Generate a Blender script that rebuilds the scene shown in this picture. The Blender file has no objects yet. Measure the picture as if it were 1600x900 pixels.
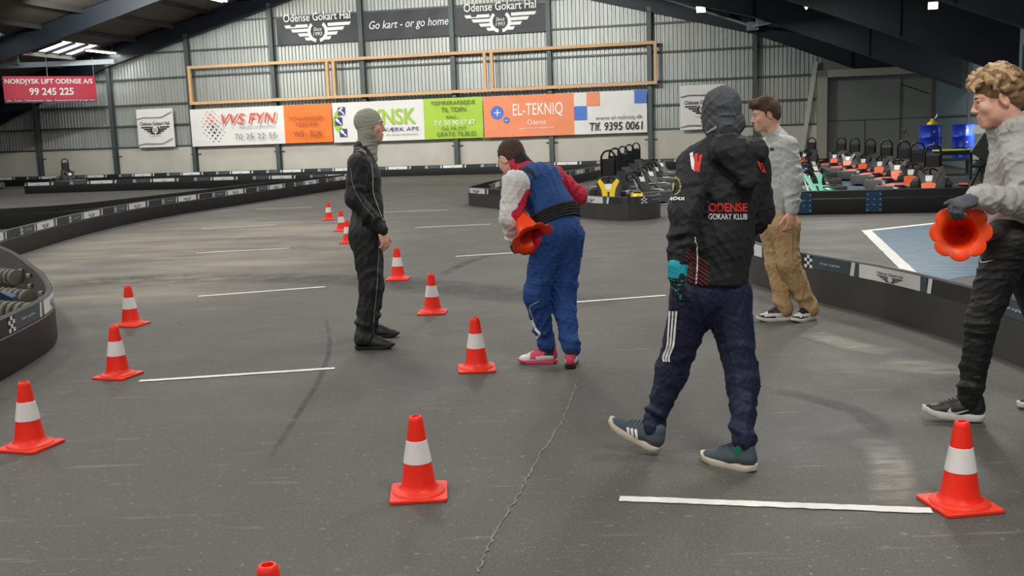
import bpy, bmesh, math, random
import numpy as np
from mathutils import Vector, Matrix
from mathutils.bvhtree import BVHTree

# ------------------------------------------------------------------ camera, light, exposure
SC = bpy.context.scene
COL = SC.collection
FPX = 1600.0
TH = math.atan(239 / 1600)
PH = math.atan(.0345)
CAMP = np.array([0, 0, 1.5])
_fw = np.array([0, math.cos(TH), -math.sin(TH)])
_u0 = np.array([0, math.sin(TH), math.cos(TH)])
_r0 = np.array([1., 0, 0])
_rt = _r0 * math.cos(PH) - _u0 * math.sin(PH)
_up = _u0 * math.cos(PH) + _r0 * math.sin(PH)
cd = bpy.data.cameras.new('camera')
cam = bpy.data.objects.new('camera', cd)
COL.objects.link(cam)
cd.sensor_width = 36
cd.lens = 36
cd.clip_end = 200
cam.matrix_world = Matrix(((_rt[0], _up[0], -_fw[0], CAMP[0]), (_rt[1], _up[1], -_fw[1], CAMP[1]),
                           (_rt[2], _up[2], -_fw[2], CAMP[2]), (0, 0, 0, 1)))
SC.camera = cam
SC.view_settings.view_transform = 'Standard'
SC.view_settings.look = 'None'
SC.view_settings.exposure = 0.16
SC.view_settings.gamma = 1
SC.view_settings.use_curve_mapping = False
w = bpy.data.worlds.new('world')
SC.world = w
w.use_nodes = True
w.node_tree.nodes['Background'].inputs[0].default_value = (.75, .85, 1, 1)
w.node_tree.nodes['Background'].inputs[1].default_value = .4
LAMP_W = 150        # watts of each hall lamp
SPOT_W = 130

# ------------------------------------------------------------------ the hall frame and ground lookups
HO = np.array([-4.3, 42.46, 0])
HU = np.array([.9723, -.2337, 0])
HN = np.array([-.2337, -.9723, 0])


def ray(x, y):
    return _fw + _rt * (x - 800) / FPX + _up * (450 - y) / FPX


def fl(x, y, z=0.):
    d = ray(x, y)
    return CAMP + d * ((z - 1.5) / d[2])


def atY(x, y, Y):
    d = ray(x, y)
    return CAMP + d * (Y / d[1])


def wallpx(x, y, v=0.):
    d = ray(x, y)
    t = np.dot(HO + HN * v - CAMP, HN) / np.dot(d, HN)
    q = CAMP + d * t
    return float(np.dot(q - HO, HU)), float(q[2])


def H(u, v, z):
    return HO + HU * u + HN * v + np.array([0, 0, z])


HROT = Matrix(((HU[0], HN[0], 0), (HU[1], HN[1], 0), (0, 0, 1)))     # columns u, v, z (left-handed u,v)
HANG = math.atan2(HU[1], HU[0])

# ------------------------------------------------------------------ materials
MATS = {}


def lin(h):
    if isinstance(h, str):
        h = [int(h[i:i + 2], 16) / 255 for i in (0, 2, 4)]
        return tuple(c / 12.92 if c <= .04045 else ((c + .055) / 1.055) ** 2.4 for c in h)
    return tuple(h)


class NT:
    def __init__(s, m):
        m.use_nodes = True
        s.t = m.node_tree
        s.b = s.t.nodes['Principled BSDF']

    def n(s, typ, **kw):
        o = s.t.nodes.new(typ)
        for k, v in kw.items():
            if k.startswith('i_'):
                key = k[2:]
                key = int(key) if key.isdigit() else key.replace('_', ' ')
                s.set(o.inputs[key], v)
            else:
                setattr(o, k, v)
        return o

    def set(s, inp, v):
        if hasattr(v, 'is_output') or isinstance(v, bpy.types.NodeSocket):
            s.t.links.new(v, inp)
        elif isinstance(v, (tuple, list)) and len(v) == 3 and inp.type == 'RGBA':
            inp.default_value = (*v, 1)
        else:
            inp.default_value = v

    def math(s, op, a, b=0., c=0., clamp=False):
        o = s.n('ShaderNodeMath', operation=op, use_clamp=clamp)
        s.set(o.inputs[0], a)
        s.set(o.inputs[1], b)
        s.set(o.inputs[2], c)
        return o.outputs[0]

    def mix(s, f, a, b):
        o = s.n('ShaderNodeMix', data_type='RGBA')
        s.set(o.inputs[0], f)
        s.set(o.inputs[6], a)
        s.set(o.inputs[7], b)
        return o.outputs[2]

    def ramp(s, v, lo, hi, a=0., b=1.):
        o = s.n('ShaderNodeMapRange', interpolation_type='SMOOTHSTEP')
        s.set(o.inputs[0], v)
        o.inputs[1].default_value = lo
        o.inputs[2].default_value = hi
        o.inputs[3].default_value = a
        o.inputs[4].default_value = b
        return o.outputs[0]

    def noise(s, co, scale, detail=3., rough=.55):
        o = s.n('ShaderNodeTexNoise')
        s.set(o.inputs['Vector'], co)
        o.inputs['Scale'].default_value = scale
        o.inputs['Detail'].default_value = detail
        o.inputs['Roughness'].default_value = rough
        return o.outputs[0]

    def mapping(s, co, scale=(1, 1, 1), rot=(0, 0, 0), loc=(0, 0, 0)):
        o = s.n('ShaderNodeMapping')
        s.set(o.inputs[0], co)
        o.inputs[1].default_value = loc
        o.inputs[2].default_value = rot
        o.inputs[3].default_value = scale
        return o.outputs[0]


def M(name, col='808080', rough=.6, metal=0., var=.08, vs=8., bump=0., bs=60., emit=0., spec=None, sheen=0.):
    """a plain procedural material: base colour broken up by noise, optional bump"""
    if name in MATS:
        return MATS[name]
    m = bpy.data.materials.new(name)
    t = NT(m)
    c = lin(col)
    co = t.n('ShaderNodeTexCoord').outputs['Object']
    if var:
        f = t.noise(co, vs, 4)
        t.set(t.b.inputs['Base Color'], t.mix(f, tuple(x * (1 - var * 2) for x in c), tuple(min(1, x * (1 + var * 2)) for x in c)))
    else:
        t.b.inputs['Base Color'].default_value = (*c, 1)
    t.b.inputs['Roughness'].default_value = rough
    t.b.inputs['Metallic'].default_value = metal
    if spec is not None:
        t.b.inputs['Specular IOR Level'].default_value = spec
    if sheen:
        t.b.inputs['Sheen Weight'].default_value = sheen
    if emit:
        t.b.inputs['Emission Color'].default_value = (*c, 1)
        t.b.inputs['Emission Strength'].default_value = emit
    if bump:
        bn = t.n('ShaderNodeBump')
        bn.inputs['Strength'].default_value = bump
        bn.inputs['Distance'].default_value = .01
        t.set(bn.inputs['Height'], t.noise(co, bs, 3))
        t.set(t.b.inputs['Normal'], bn.outputs[0])
    MATS[name] = m
    return m


# ------------------------------------------------------------------ mesh builder
class MB:
    def __init__(s):
        s.v, s.f, s.m, s.sm = [], [], [], []
        s.mats = []
        s.X = Matrix.Identity(4)

    def mi(s, mat):
        if mat not in s.mats:
            s.mats.append(mat)
        return s.mats.index(mat)

    def add(s, vs, fs, mat, smooth=False):
        o = len(s.v)
        X = s.X
        s.v += [tuple(X @ Vector([float(c) for c in p])) for p in vs]
        k = s.mi(mat)
        for f in fs:
            s.f.append([i + o for i in f])
            s.m.append(k)
            s.sm.append(smooth)
        return s

    def box(s, c, d, mat, rot=None, bev=0.):
        c = Vector([float(q) for q in c])
        hx, hy, hz = d[0] / 2, d[1] / 2, d[2] / 2
        b = min(bev, hx * .45, hy * .45, hz * .45)
        R = rot or Matrix.Identity(3)
        if b <= 0:
            P = [(x, y, z) for x in (-hx, hx) for y in (-hy, hy) for z in (-hz, hz)]
            F = [(0, 1, 3, 2), (4, 6, 7, 5), (0, 4, 5, 1), (2, 3, 7, 6), (0, 2, 6, 4), (1, 5, 7, 3)]
            return s.add([c + R @ Vector(p) for p in P], F, mat)
        bm = bmesh.new()
        bmesh.ops.create_cube(bm, size=1)
        for v in bm.verts:
            v.co = Vector((v.co.x * d[0], v.co.y * d[1], v.co.z * d[2]))
        bmesh.ops.bevel(bm, geom=bm.edges[:], offset=b, segments=2, affect='EDGES', profile=.6)
        bm.verts.index_update()
        s.add([c + R @ v.co for v in bm.verts], [[v.index for v in f.verts] for f in bm.faces], mat, False)
        bm.free()
        return s

    def beam(s, a, b, wd, ht, mat, upv=(0, 0, 1)):
        a = Vector([float(q) for q in a])
        b = Vector([float(q) for q in b])
        d = (b - a)
        L = d.length
        d.normalize()
        u = Vector(upv)
        sd = d.cross(u).normalized()
        u = sd.cross(d)
        R = Matrix((d, sd, u)).transposed()
        return s.box((a + b) / 2, (L, wd, ht), mat, R)

    def tube(s, pts, r, mat, n=8, closed=False, caps=True):
        pts = [Vector([float(q) for q in p]) for p in pts]
        N = len(pts)
        rr = r if isinstance(r, (list, tuple)) else [r] * N
        t0 = None
        rings = []
        ref = None
        for i in range(N):
            if closed:
                t = (pts[(i + 1) % N] - pts[i - 1])
            else:
                t = pts[min(i + 1, N - 1)] - pts[max(i - 1, 0)]
            t.normalize()
            if ref is None:
                ref = Vector((0, 0, 1)) if abs(t.z) < .9 else Vector((1, 0, 0))
                a = t.cross(ref).normalized()
            else:
                a = (a - t * a.dot(t))
                a = a.normalized() if a.length > 1e-6 else t.orthogonal().normalized()
            b = t.cross(a)
            rings.append([pts[i] + (a * math.cos(q) + b * math.sin(q)) * rr[i] for q in [2 * math.pi * k / n for k in range(n)]])
        vs = [p for R in rings for p in R]
        fs = []
        for i in range(N if closed else N - 1):
            j = (i + 1) % N
            for k in range(n):
                fs.append((i * n + k, i * n + (k + 1) % n, j * n + (k + 1) % n, j * n + k))
        if caps and not closed:
            fs.append(tuple(range(n - 1, -1, -1)))
            fs.append(tuple((N - 1) * n + k for k in range(n)))
        return s.add(vs, fs, mat, True)

    def lathe(s, prof, mat, n=32, axis=None, mats=None, closed=False):
        """profile of (r, z); axis = 4x4 placing"""
        X = axis or Matrix.Identity(4)
        vs = []
        for r, z in prof:
            vs += [X @ Vector((r * math.cos(2 * math.pi * k / n), r * math.sin(2 * math.pi * k / n), z)) for k in range(n)]
        for i in range(len(prof) - 1):
            fs = [(i * n + k, i * n + (k + 1) % n, (i + 1) * n + (k + 1) % n, (i + 1) * n + k) for k in range(n)]
            if i == 0:
                o = len(s.v)
                s.v += [tuple(s.X @ p) for p in vs]
            k_ = s.mi(mats[i] if mats else mat)
            for f in fs:
                s.f.append([q + o for q in f])
                s.m.append(k_)
                s.sm.append(True)
        return s

    def prism(s, poly, z0, z1, mat, X=None):
        X = X or Matrix.Identity(4)
        n = len(poly)
        vs = [X @ Vector((p[0], p[1], z0)) for p in poly] + [X @ Vector((p[0], p[1], z1)) for p in poly]
        fs = [tuple(range(n - 1, -1, -1)), tuple(range(n, 2 * n))] + [(i, (i + 1) % n, n + (i + 1) % n, n + i) for i in range(n)]
        return s.add(vs, fs, mat)

    def build(s, name, parent=None, origin=None, weld=False, bevel=0., sharp=40):
        me = bpy.data.meshes.new(name)
        o = np.array(origin if origin is not None else (0, 0, 0), float)
        vs = np.array(s.v, float) - o if s.v else np.zeros((0, 3))
        me.from_pydata(vs.tolist(), [], s.f)
        for m in s.mats:
            me.materials.append(m)
        me.polygons.foreach_set('material_index', s.m)
        me.polygons.foreach_set('use_smooth', s.sm)
        if weld:
            bm = bmesh.new()
            bm.from_mesh(me)
            bmesh.ops.remove_doubles(bm, verts=bm.verts, dist=1e-5)
            bm.to_mesh(me)
            bm.free()
        if any(s.sm):
            me.set_sharp_from_angle(angle=math.radians(sharp))
        me.update()
        ob = bpy.data.objects.new(name, me)
        COL.objects.link(ob)
        if parent:
            ob.parent = parent
        elif origin is not None:
            ob.location = origin
        if bevel:
            bv = ob.modifiers.new('bevel', 'BEVEL')
            bv.width = bevel
            bv.segments = 2
            bv.limit_method = 'ANGLE'
        return ob


def tag(o, label=None, cat=None, group=None, kind=None):
    for k, v in (('label', label), ('category', cat), ('group', group), ('kind', kind)):
        if v:
            o[k] = v
    return o


def thing(name, loc, label, cat, group=None, rz=0.):
    o = bpy.data.objects.new(name, None)
    COL.objects.link(o)
    o.location = [float(q) for q in loc]
    o.rotation_euler = (0, 0, rz)
    o.empty_display_size = .1
    return tag(o, label, cat, group)


def copy_tree(o, parent=None, kids=None):
    c = o.copy()
    COL.objects.link(c)
    c.parent = parent
    for ch in [q for q in bpy.data.objects if q.parent == o]:
        copy_tree(ch, c)
    return c


# ------------------------------------------------------------------ flat lettering
_T = {}


def text2d(s, shear=0., bold=0., spacing=1.):
    key = (s, shear, bold, spacing)
    if key in _T:
        return _T[key]
    cu = bpy.data.curves.new('t', 'FONT')
    cu.body = s
    cu.size = 1
    cu.shear = shear
    cu.offset = bold
    cu.space_character = spacing
    cu.resolution_u = 3
    cu.fill_mode = 'FRONT'
    ob = bpy.data.objects.new('t', cu)
    COL.objects.link(ob)
    bpy.context.view_layer.update()
    dg = bpy.context.evaluated_depsgraph_get()
    me = bpy.data.meshes.new_from_object(ob.evaluated_get(dg))
    V = np.array([v.co[:2] for v in me.vertices])
    Fc = [list(p.vertices) for p in me.polygons]
    bpy.data.objects.remove(ob)
    bpy.data.curves.remove(cu)
    bpy.data.meshes.remove(me)
    V = V - V.min(0)
    V = V / V.max(0)
    _T[key] = (V, Fc)
    return _T[key]


class Flat:
    """2-D artwork: a list of (verts, faces, material) in a plane"""

    def __init__(s):
        s.L = []

    def poly(s, pts, mat):
        s.L.append((np.array(pts, float), [list(range(len(pts)))], mat))
        return s

    def rect(s, x0, y0, x1, y1, mat):
        return s.poly([(x0, y0), (x1, y0), (x1, y1), (x0, y1)], mat)

    def disc(s, x, y, r, mat, n=24, ry=None):
        return s.poly([(x + r * math.cos(2 * math.pi * k / n), y + (ry or r) * math.sin(2 * math.pi * k / n)) for k in range(n)], mat)

    def arc(s, x, y, r0, r1, a0, a1, mat, n=16):
        P = []
        for k in range(n + 1):
            a = math.radians(a0 + (a1 - a0) * k / n)
            P.append((x + r0 * math.cos(a), y + r0 * math.sin(a)))
            P.append((x + r1 * math.cos(a), y + r1 * math.sin(a)))
        s.L.append((np.array(P), [[2 * k, 2 * k + 1, 2 * k + 3, 2 * k + 2] for k in range(n)], mat))
        return s

    def line(s, pts, wd, mat):
        for a, b in zip(pts[:-1], pts[1:]):
            a = np.array(a, float)
            b = np.array(b, float)
            d = b - a
            d = d / (np.linalg.norm(d) + 1e-9)
            n = np.array([-d[1], d[0]]) * wd / 2
            e = d * wd * .2
            s.poly([a - n - e, b - n + e, b + n + e, a + n - e], mat)
        return s

    def text(s, t, x0, y0, x1, y1, mat, shear=0., bold=0., spacing=1.):
        V, Fc = text2d(t, shear, bold, spacing)
        s.L.append((V * np.array([x1 - x0, y1 - y0]) + np.array([x0, y0]), Fc, mat))
        return s

    def merge(s, o, sx, sy, tx, ty):
        for V, Fc, m in o.L:
            s.L.append((V * np.array([sx, sy]) + np.array([tx, ty]), Fc, m))
        return s

    def put(s, mb, fn, step=.0012):
        """fn(V Nx2, layer offset) -> Nx3"""
        for k, (V, Fc, m) in enumerate(s.L):
            mb.add(fn(V, k * step), Fc, m)


def wing_logo(mat, title=True, since=True):
    """club emblem: title over a pair of striped wings round an open ring, in a -1..1 x -.5...5 box"""
    F_ = Flat()
    rows = [(.12, 1.0, .30), (.0, .80, .28), (-.12, .60, .26), (-.24, .40, .20)]
    for y, xo, xi in rows:
        for sg in (-1, 1):
            F_.poly([(sg * xo, y + .04), (sg * (xo - .05), y - .045), (sg * xi, y - .045), (sg * xi, y + .04)], mat)
    for sg in (0, 1):
        a0, a1 = (100, 258) if sg == 0 else (80, -78)
        F_.arc(0, -.05, .21, .30, a0 + (30 if sg == 0 else -30), a1, mat)
    if since:
        F_.text('Since', -.12, -.04, .12, .06, mat, .25)
        F_.text('1993', -.13, -.17, .13, -.07, mat, .25)
    if title:
        F_.text('Odense Gokart Hal', -1, .24, 1, .46, mat, 0, .012)
    return F_


print('part 1 ok')

# ================================================================== the setting
def floor_material():
    m = bpy.data.materials.new('asphalt')
    t = NT(m)
    co = t.n('ShaderNodeTexCoord').outputs['Object']
    big = t.noise(co, .22, 4)
    mid = t.noise(co, 1.3, 5, .6)
    fine = t.noise(co, 90, 2, .7)
    grit = t.noise(co, 28, 3, .7)
    c = t.mix(t.ramp(big, .35, .65), lin('4f4e4b'), lin('5c5b57'))
    c = t.mix(t.ramp(mid, .35, .72, 0, .55), c, lin('6d6b64'))
    c = t.mix(t.ramp(fine, .35, .7, 0, .6), c, lin('3e3d3b'))
    c = t.mix(t.ramp(grit, .60, .72, 0, .5), c, lin('989690'))
    # dusty tan sweep where karts run wide, on the left
    sx = t.n('ShaderNodeSeparateXYZ')
    t.set(sx.inputs[0], co)
    X, Y = sx.outputs[0], sx.outputs[1]
    ex = t.math('DIVIDE', t.math('ADD', X, 4.6), 3.2)
    ey = t.math('DIVIDE', t.math('SUBTRACT', Y, 15.), 7.5)
    rr = t.math('ADD', t.math('MULTIPLY', ex, ex), t.math('MULTIPLY', ey, ey))
    band = t.noise(t.mapping(co, (.35, 1.3, 1), (0, 0, .22)), 1.2, 4, .6)
    tan = t.math('MULTIPLY', t.ramp(rr, 1.1, .15), t.ramp(band, .36, .66, .25, .9))
    c = t.mix(tan, c, lin('958d7f'))
    # pale scuffed streaks
    st = t.noise(t.mapping(co, (1., 9., 1), (0, 0, .12)), 1.6, 4, .65)
    c = t.mix(t.ramp(st, .60, .72, 0, .28), c, lin('a09d97'))
    sc = t.noise(t.mapping(co, (3, 60., 1), (0, 0, -.06)), 1.0, 2, .5)
    sm = t.noise(co, .9, 2)
    c = t.mix(t.math('MULTIPLY', t.ramp(sc, .70, .76, 0, .55), t.ramp(sm, .5, .62)), c, lin('b6b4ae'))
    # worn rubber, broad
    rb = t.noise(t.mapping(co, (.5, .22, 1), (0, 0, -.35)), 1.0, 4, .6)
    c = t.mix(t.ramp(rb, .5, .68, 0, .5), c, lin('56585a'))
    t.set(t.b.inputs['Base Color'], c)
    t.set(t.b.inputs['Roughness'], t.ramp(mid, .3, .7, .55, .75))
    t.b.inputs['Specular IOR Level'].default_value = .4
    bn = t.n('ShaderNodeBump')
    bn.inputs['Strength'].default_value = .25
    bn.inputs['Distance'].default_value = .004
    t.set(bn.inputs['Height'], t.noise(co, 140, 2, .7))
    t.set(t.b.inputs['Normal'], bn.outputs[0])
    return m


def corrugated_material():
    m = bpy.data.materials.new('galvanised_sheet')
    t = NT(m)
    co = t.n('ShaderNodeTexCoord').outputs['Object']
    a = t.noise(t.mapping(co, (6, 6, .25)), 1., 3)
    b = t.noise(t.mapping(co, (.35, .35, .5)), 1., 2)
    c = t.mix(a, lin('8f9594'), lin('c3c7c4'))
    c = t.mix(t.ramp(b, .4, .65, 0, .5), c, lin('a7a89c'))
    t.set(t.b.inputs['Base Color'], c)
    t.b.inputs['Metallic'].default_value = .45
    t.b.inputs['Roughness'].default_value = .5
    return m


STEEL = M('dark_green_steel', '4a5352', .5, .2, .1, 3)
NAVY = M('navy_steel', '141c25', .55, .1, .08, 2)
CONC = M('concrete_panel', 'b9b6ab', .85, 0, .1, .9, .2, 30)
ROOFM = M('roof_sheet_dark', '5a544e', .8, 0, .1, 1.5)
GREYD = M('grey_door_sheet', '767a79', .55, .1, .04, 1.)
GREYF = M('grey_frame', '9b9b8f', .6, 0, .05, 2)
BLUEP = M('blue_panel_wall', '7f949c', .55, .1, .05, 1.)
HW = 20.4            # half width of the hall
HL = 48.             # length of the hall
UC = .3


def zdeck(u):
    return 9.15 - .25 * abs(u - UC)


def zraf(u):
    a = abs(u - UC)
    return 8.5 - .262 * a if a < 13.7 else 4.91 - .4 * (a - 13.7)


def hbox(mb, u0, u1, v0, v1, z0, z1, mat):
    P = [H(u, v, z) for u in (u0, u1) for v in (v0, v1) for z in (z0, z1)]
    mb.add(P, [(0, 1, 3, 2), (4, 6, 7, 5), (0, 4, 5, 1), (2, 3, 7, 6), (0, 2, 6, 4), (1, 5, 7, 3)], mat)


# floor
mb = MB()
FLOORM = floor_material()
mb.add([H(-HW - .2, -.2, 0), H(HW + .2, -.2, 0), H(HW + .2, HL, 0), H(-HW - .2, HL, 0)], [(0, 1, 2, 3)], FLOORM)
floor = tag(mb.build('floor'), kind='structure')

WHITEP = M('white_line_paint', 'e4e4df', .7, 0, .12, 12)


def ground_strip(name, a, b, wd, mat, z=.004, rag=.0, seg=1, parent=None):
    a, b = np.array(a[:2]), np.array(b[:2])
    d = (b - a)
    L = np.linalg.norm(d)
    d /= L
    n = np.array([-d[1], d[0]])
    rn = random.Random(int(L * 1000))
    m_ = MB()
    vs, fs = [], []
    for i in range(seg + 1):
        p = a + d * L * i / seg
        w0 = wd / 2 * (1 + rag * rn.uniform(-1, 1))
        w1 = wd / 2 * (1 + rag * rn.uniform(-1, 1))
        vs += [(*(p - n * w0), z), (*(p + n * w1), z)]
    fs = [(2 * i, 2 * i + 2, 2 * i + 3, 2 * i + 1) for i in range(seg)]
    m_.add(vs, fs, mat)
    return m_.build(name, parent or floor)


for a, b, wd in (((218, 596), (523, 576), .055), ((310, 463.5), (508, 448.5), .06), ((306, 396), (452, 388), .07),
                 ((315, 358), (431, 351.5), .07), ((400, 327), (487, 324), .07), ((968, 780), (1456, 799), .06),
                 ((880, 474), (1040, 462), .055), ((712, 401), (826, 394), .07), ((648, 356), (766, 350.5), .07), ((600, 332), (700, 328), .07)):
    ground_strip('painted_line', fl(*a), fl(*b), wd, WHITEP, rag=.12, seg=40)

CRACK = M('crack_filler', '7d7a70', .9, 0, .2, 30)
pts = [(905, 590), (893, 620), (880, 655), (858, 690), (842, 712), (826, 745), (806, 780), (784, 815), (762, 855), (743, 900)]
mb = MB()
rn = random.Random(3)
vs = []
P = [fl(*p) for p in pts]
Q = []
for a, b in zip(P[:-1], P[1:]):
    for k in range(9):
        q = a + (b - a) * k / 9
        Q.append(q + np.array([rn.uniform(-.009, .009), rn.uniform(-.01, .01), 0]))
for q in Q:
    w_ = rn.uniform(.0015, .006)
    vs += [(q[0] - w_, q[1], .003), (q[0] + w_, q[1], .003)]
mb.add(vs, [(2 * i, 2 * i + 1, 2 * i + 3, 2 * i + 2) for i in range(len(Q) - 1)], CRACK)
mb.build('floor_crack', floor)


def tyre_mark_material(name, col, amt, sc=(2, 2, 1)):
    m = bpy.data.materials.new(name)
    t = NT(m)
    co = t.n('ShaderNodeTexCoord').outputs['Object']
    t.b.inputs['Base Color'].default_value = (*lin(col), 1)
    t.b.inputs['Roughness'].default_value = .6
    n_ = t.noise(t.mapping(co, sc), 2., 4, .65)
    at = t.n('ShaderNodeAttribute', attribute_name='edge')
    t.set(t.b.inputs['Alpha'], t.math('MULTIPLY', t.ramp(n_, .25, .7, .15 * amt, amt), at.outputs['Fac']))
    return m


RUB = tyre_mark_material('tyre_rubber_mark', '3a3c3e', .62)
PALE = tyre_mark_material('pale_scuff', 'b3b0a6', .6, (1.5, 6, 1))


def soft_ribbon(name, pts, wd, mat, z=.0025):
    """a stain along a smooth path whose edges fade out"""
    P = smooth_path([np.array([*fl(*p)[:2], 0]) for p in pts], 40)
    n = len(P)
    vs, fs, ed = [], [], []
    for i in range(n):
        t = P[min(i + 1, n - 1)] - P[max(i - 1, 0)]
        t /= np.linalg.norm(t)
        nn = np.array([-t[1], t[0], 0])
        e = math.sin(math.pi * i / (n - 1)) ** .5
        for j, k in enumerate((-1, -.45, .45, 1)):
            vs.append(P[i] + nn * k * wd / 2 + np.array([0, 0, z]))
            ed.append(e * (1 if j in (1, 2) else 0))
    for i in range(n - 1):
        for j in range(3):
            fs.append((i * 4 + j, i * 4 + j + 1, i * 4 + j + 5, i * 4 + j + 4))
    m_ = MB()
    m_.add(vs, fs, mat)
    o = m_.build(name, floor)
    a = o.data.attributes.new('edge', 'FLOAT', 'POINT')
    a.data.foreach_set('value', ed)
    return o


def smooth_path(P, n):
    """centripetal-ish Catmull-Rom resampled evenly"""
    P = [np.array(p, float) for p in P]
    Q = [2 * P[0] - P[1]] + P + [2 * P[-1] - P[-2]]
    out = []
    for i in range(1, len(Q) - 2):
        for k in range(16):
            t = k / 16
            a, b, c, d = Q[i - 1], Q[i], Q[i + 1], Q[i + 2]
            out.append(.5 * ((2 * b) + (-a + c) * t + (2 * a - 5 * b + 4 * c - d) * t * t + (-a + 3 * b - 3 * c + d) * t ** 3))
    out.append(P[-1])
    out = np.array(out)
    s = np.concatenate([[0], np.cumsum(np.linalg.norm(np.diff(out, axis=0), axis=1))])
    S = np.linspace(0, s[-1], n)
    return np.stack([np.interp(S, s, out[:, k]) for k in range(out.shape[1])], 1)


soft_ribbon('tyre_mark', [(80, 446), (150, 440), (230, 436), (320, 432)], .95, RUB)
soft_ribbon('tyre_mark', [(250, 440), (380, 434), (560, 438), (720, 452), (860, 466), (980, 470)], .9, RUB, .0022)
soft_ribbon('tyre_mark', [(420, 720), (470, 640), (500, 590), (515, 540), (510, 500)], .045, RUB, .003)
soft_ribbon('tyre_mark', [(1210, 610), (1290, 628), (1350, 650), (1385, 685)], .16, RUB, .003)
soft_ribbon('tyre_mark', [(690, 430), (730, 410), (775, 396)], .16, RUB, .003)
soft_ribbon('scuff_mark', [(250, 431), (285, 434), (330, 428)], .5, PALE, .0035)
soft_ribbon('scuff_mark', [(1330, 690), (1375, 700), (1395, 740), (1390, 790)], .22, PALE, .0032)
soft_ribbon('scuff_mark', [(1380, 565), (1450, 575), (1500, 590)], .5, PALE, .0028)
soft_ribbon('scuff_mark', [(1270, 520), (1330, 540), (1400, 553)], .3, PALE, .0028)
soft_ribbon('scuff_mark', [(300, 372), (390, 370), (480, 366)], .5, PALE, .0028)
soft_ribbon('scuff_mark', [(200, 402), (270, 404), (350, 400)], .4, PALE, .0031)

# painted pit bays beyond the barriers
def bay_material():
    m = bpy.data.materials.new('blue_bay_paint')
    t = NT(m)
    co = t.n('ShaderNodeTexCoord').outputs['Object']
    wv = t.n('ShaderNodeTexWave', wave_type='BANDS', bands_direction='Y')
    t.set(wv.inputs[0], t.mapping(co, (1, 1, 1), (0, 0, .30)))
    wv.inputs['Scale'].default_value = 1.35
    wv.inputs['Distortion'].default_value = .4
    wv.inputs['Detail'].default_value = 1
    n_ = t.noise(co, 5, 3)
    c = t.mix(t.ramp(n_, .3, .7), lin('3f5f75'), lin('52728a'))
    c = t.mix(t.ramp(wv.outputs[0], .55, .85, 0, .5), c, lin('30485a'))
    t.set(t.b.inputs['Base Color'], c)
    t.b.inputs['Roughness'].default_value = .5
    return m


BAYM = bay_material()


def ground_poly(name, P, mat, z):
    m_ = MB()
    m_.add([(p[0], p[1], z) for p in P], [list(range(len(P)))], mat)
    return m_.build(name, floor)


k0, k1, k3 = fl(1354, 361), fl(1460, 349.5), fl(1410, 415)
d1 = (k1 - k0)
d3 = (k3 - k0)
e1 = k0 + d1 * 2.6
e3 = k0 + d3 * 1.35
ground_poly('bay_paint', [k0, e3, e3 + d1 * 2.4, e1], BAYM, .003)
ground_strip('bay_line', k0 - d1 * .04, e1, .13, WHITEP, .0055, .06, 20)
ground_strip('bay_line', k0 - d3 * .01, e3, .13, WHITEP, .0062, .06, 20)
a, b = fl(1362, 294), fl(1305, 263.5)
c_, d_ = fl(1312, 296), fl(1280, 268)
ground_poly('bay_paint', [a, b, d_ + np.array([-.6, 0, 0]), c_ + np.array([-1.2, -.6, 0])], BAYM, .003)
ground_strip('bay_line', a + (a - b) * .1, b, .14, WHITEP, .0055, .05, 20)
a, b = fl(1008, 303), fl(1050, 271)
ground_poly('bay_paint', [a, fl(1036, 313), fl(1110, 308), fl(1100, 270), b], BAYM, .003)
ground_strip('bay_line', a, b, .14, WHITEP, .0055, .05, 20)
ground_strip('bay_line', fl(1036, 314), fl(1060, 297), .12, WHITEP, .0055, .05, 10)
ground_strip('bay_line', fl(1016, 319), fl(1120, 316), .35, WHITEP, .005, .05, 10)

# small debris scraps on the floor by the right barrier: specks of paper, each a thing of its own
SCRAP = M('paper_scrap', 'd8d4c4', .9, 0, .1, 30)
for i, (x, y, sz, lb) in enumerate(((1397, 527, .035, 'larger pale paper scrap on the floor close to the right barrier'),
                                    (1448, 536.5, .045, 'longest pale paper scrap on the floor near the right barrier'),
                                    (1394, 515.5, .03, 'small pale paper scrap nearest the barrier base'),
                                    (1568, 574, .03, 'pale paper scrap on the floor at the right edge of the photo'),
                                    (1332, 489, .03, 'tiny pale paper scrap on the floor behind the khaki trousers'))):
    mb = MB()
    rn = random.Random(i)
    n = 7
    top = [(math.cos(6.283 * k / n) * sz * rn.uniform(.6, 1.2), math.sin(6.283 * k / n) * sz * rn.uniform(.35, .7)) for k in range(n)]
    mb.prism(top, .0005, .006, SCRAP)
    o = mb.build('paper_scrap', None, fl(x, y))
    tag(o, lb, 'scrap', 'paper scraps on the track floor')

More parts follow.
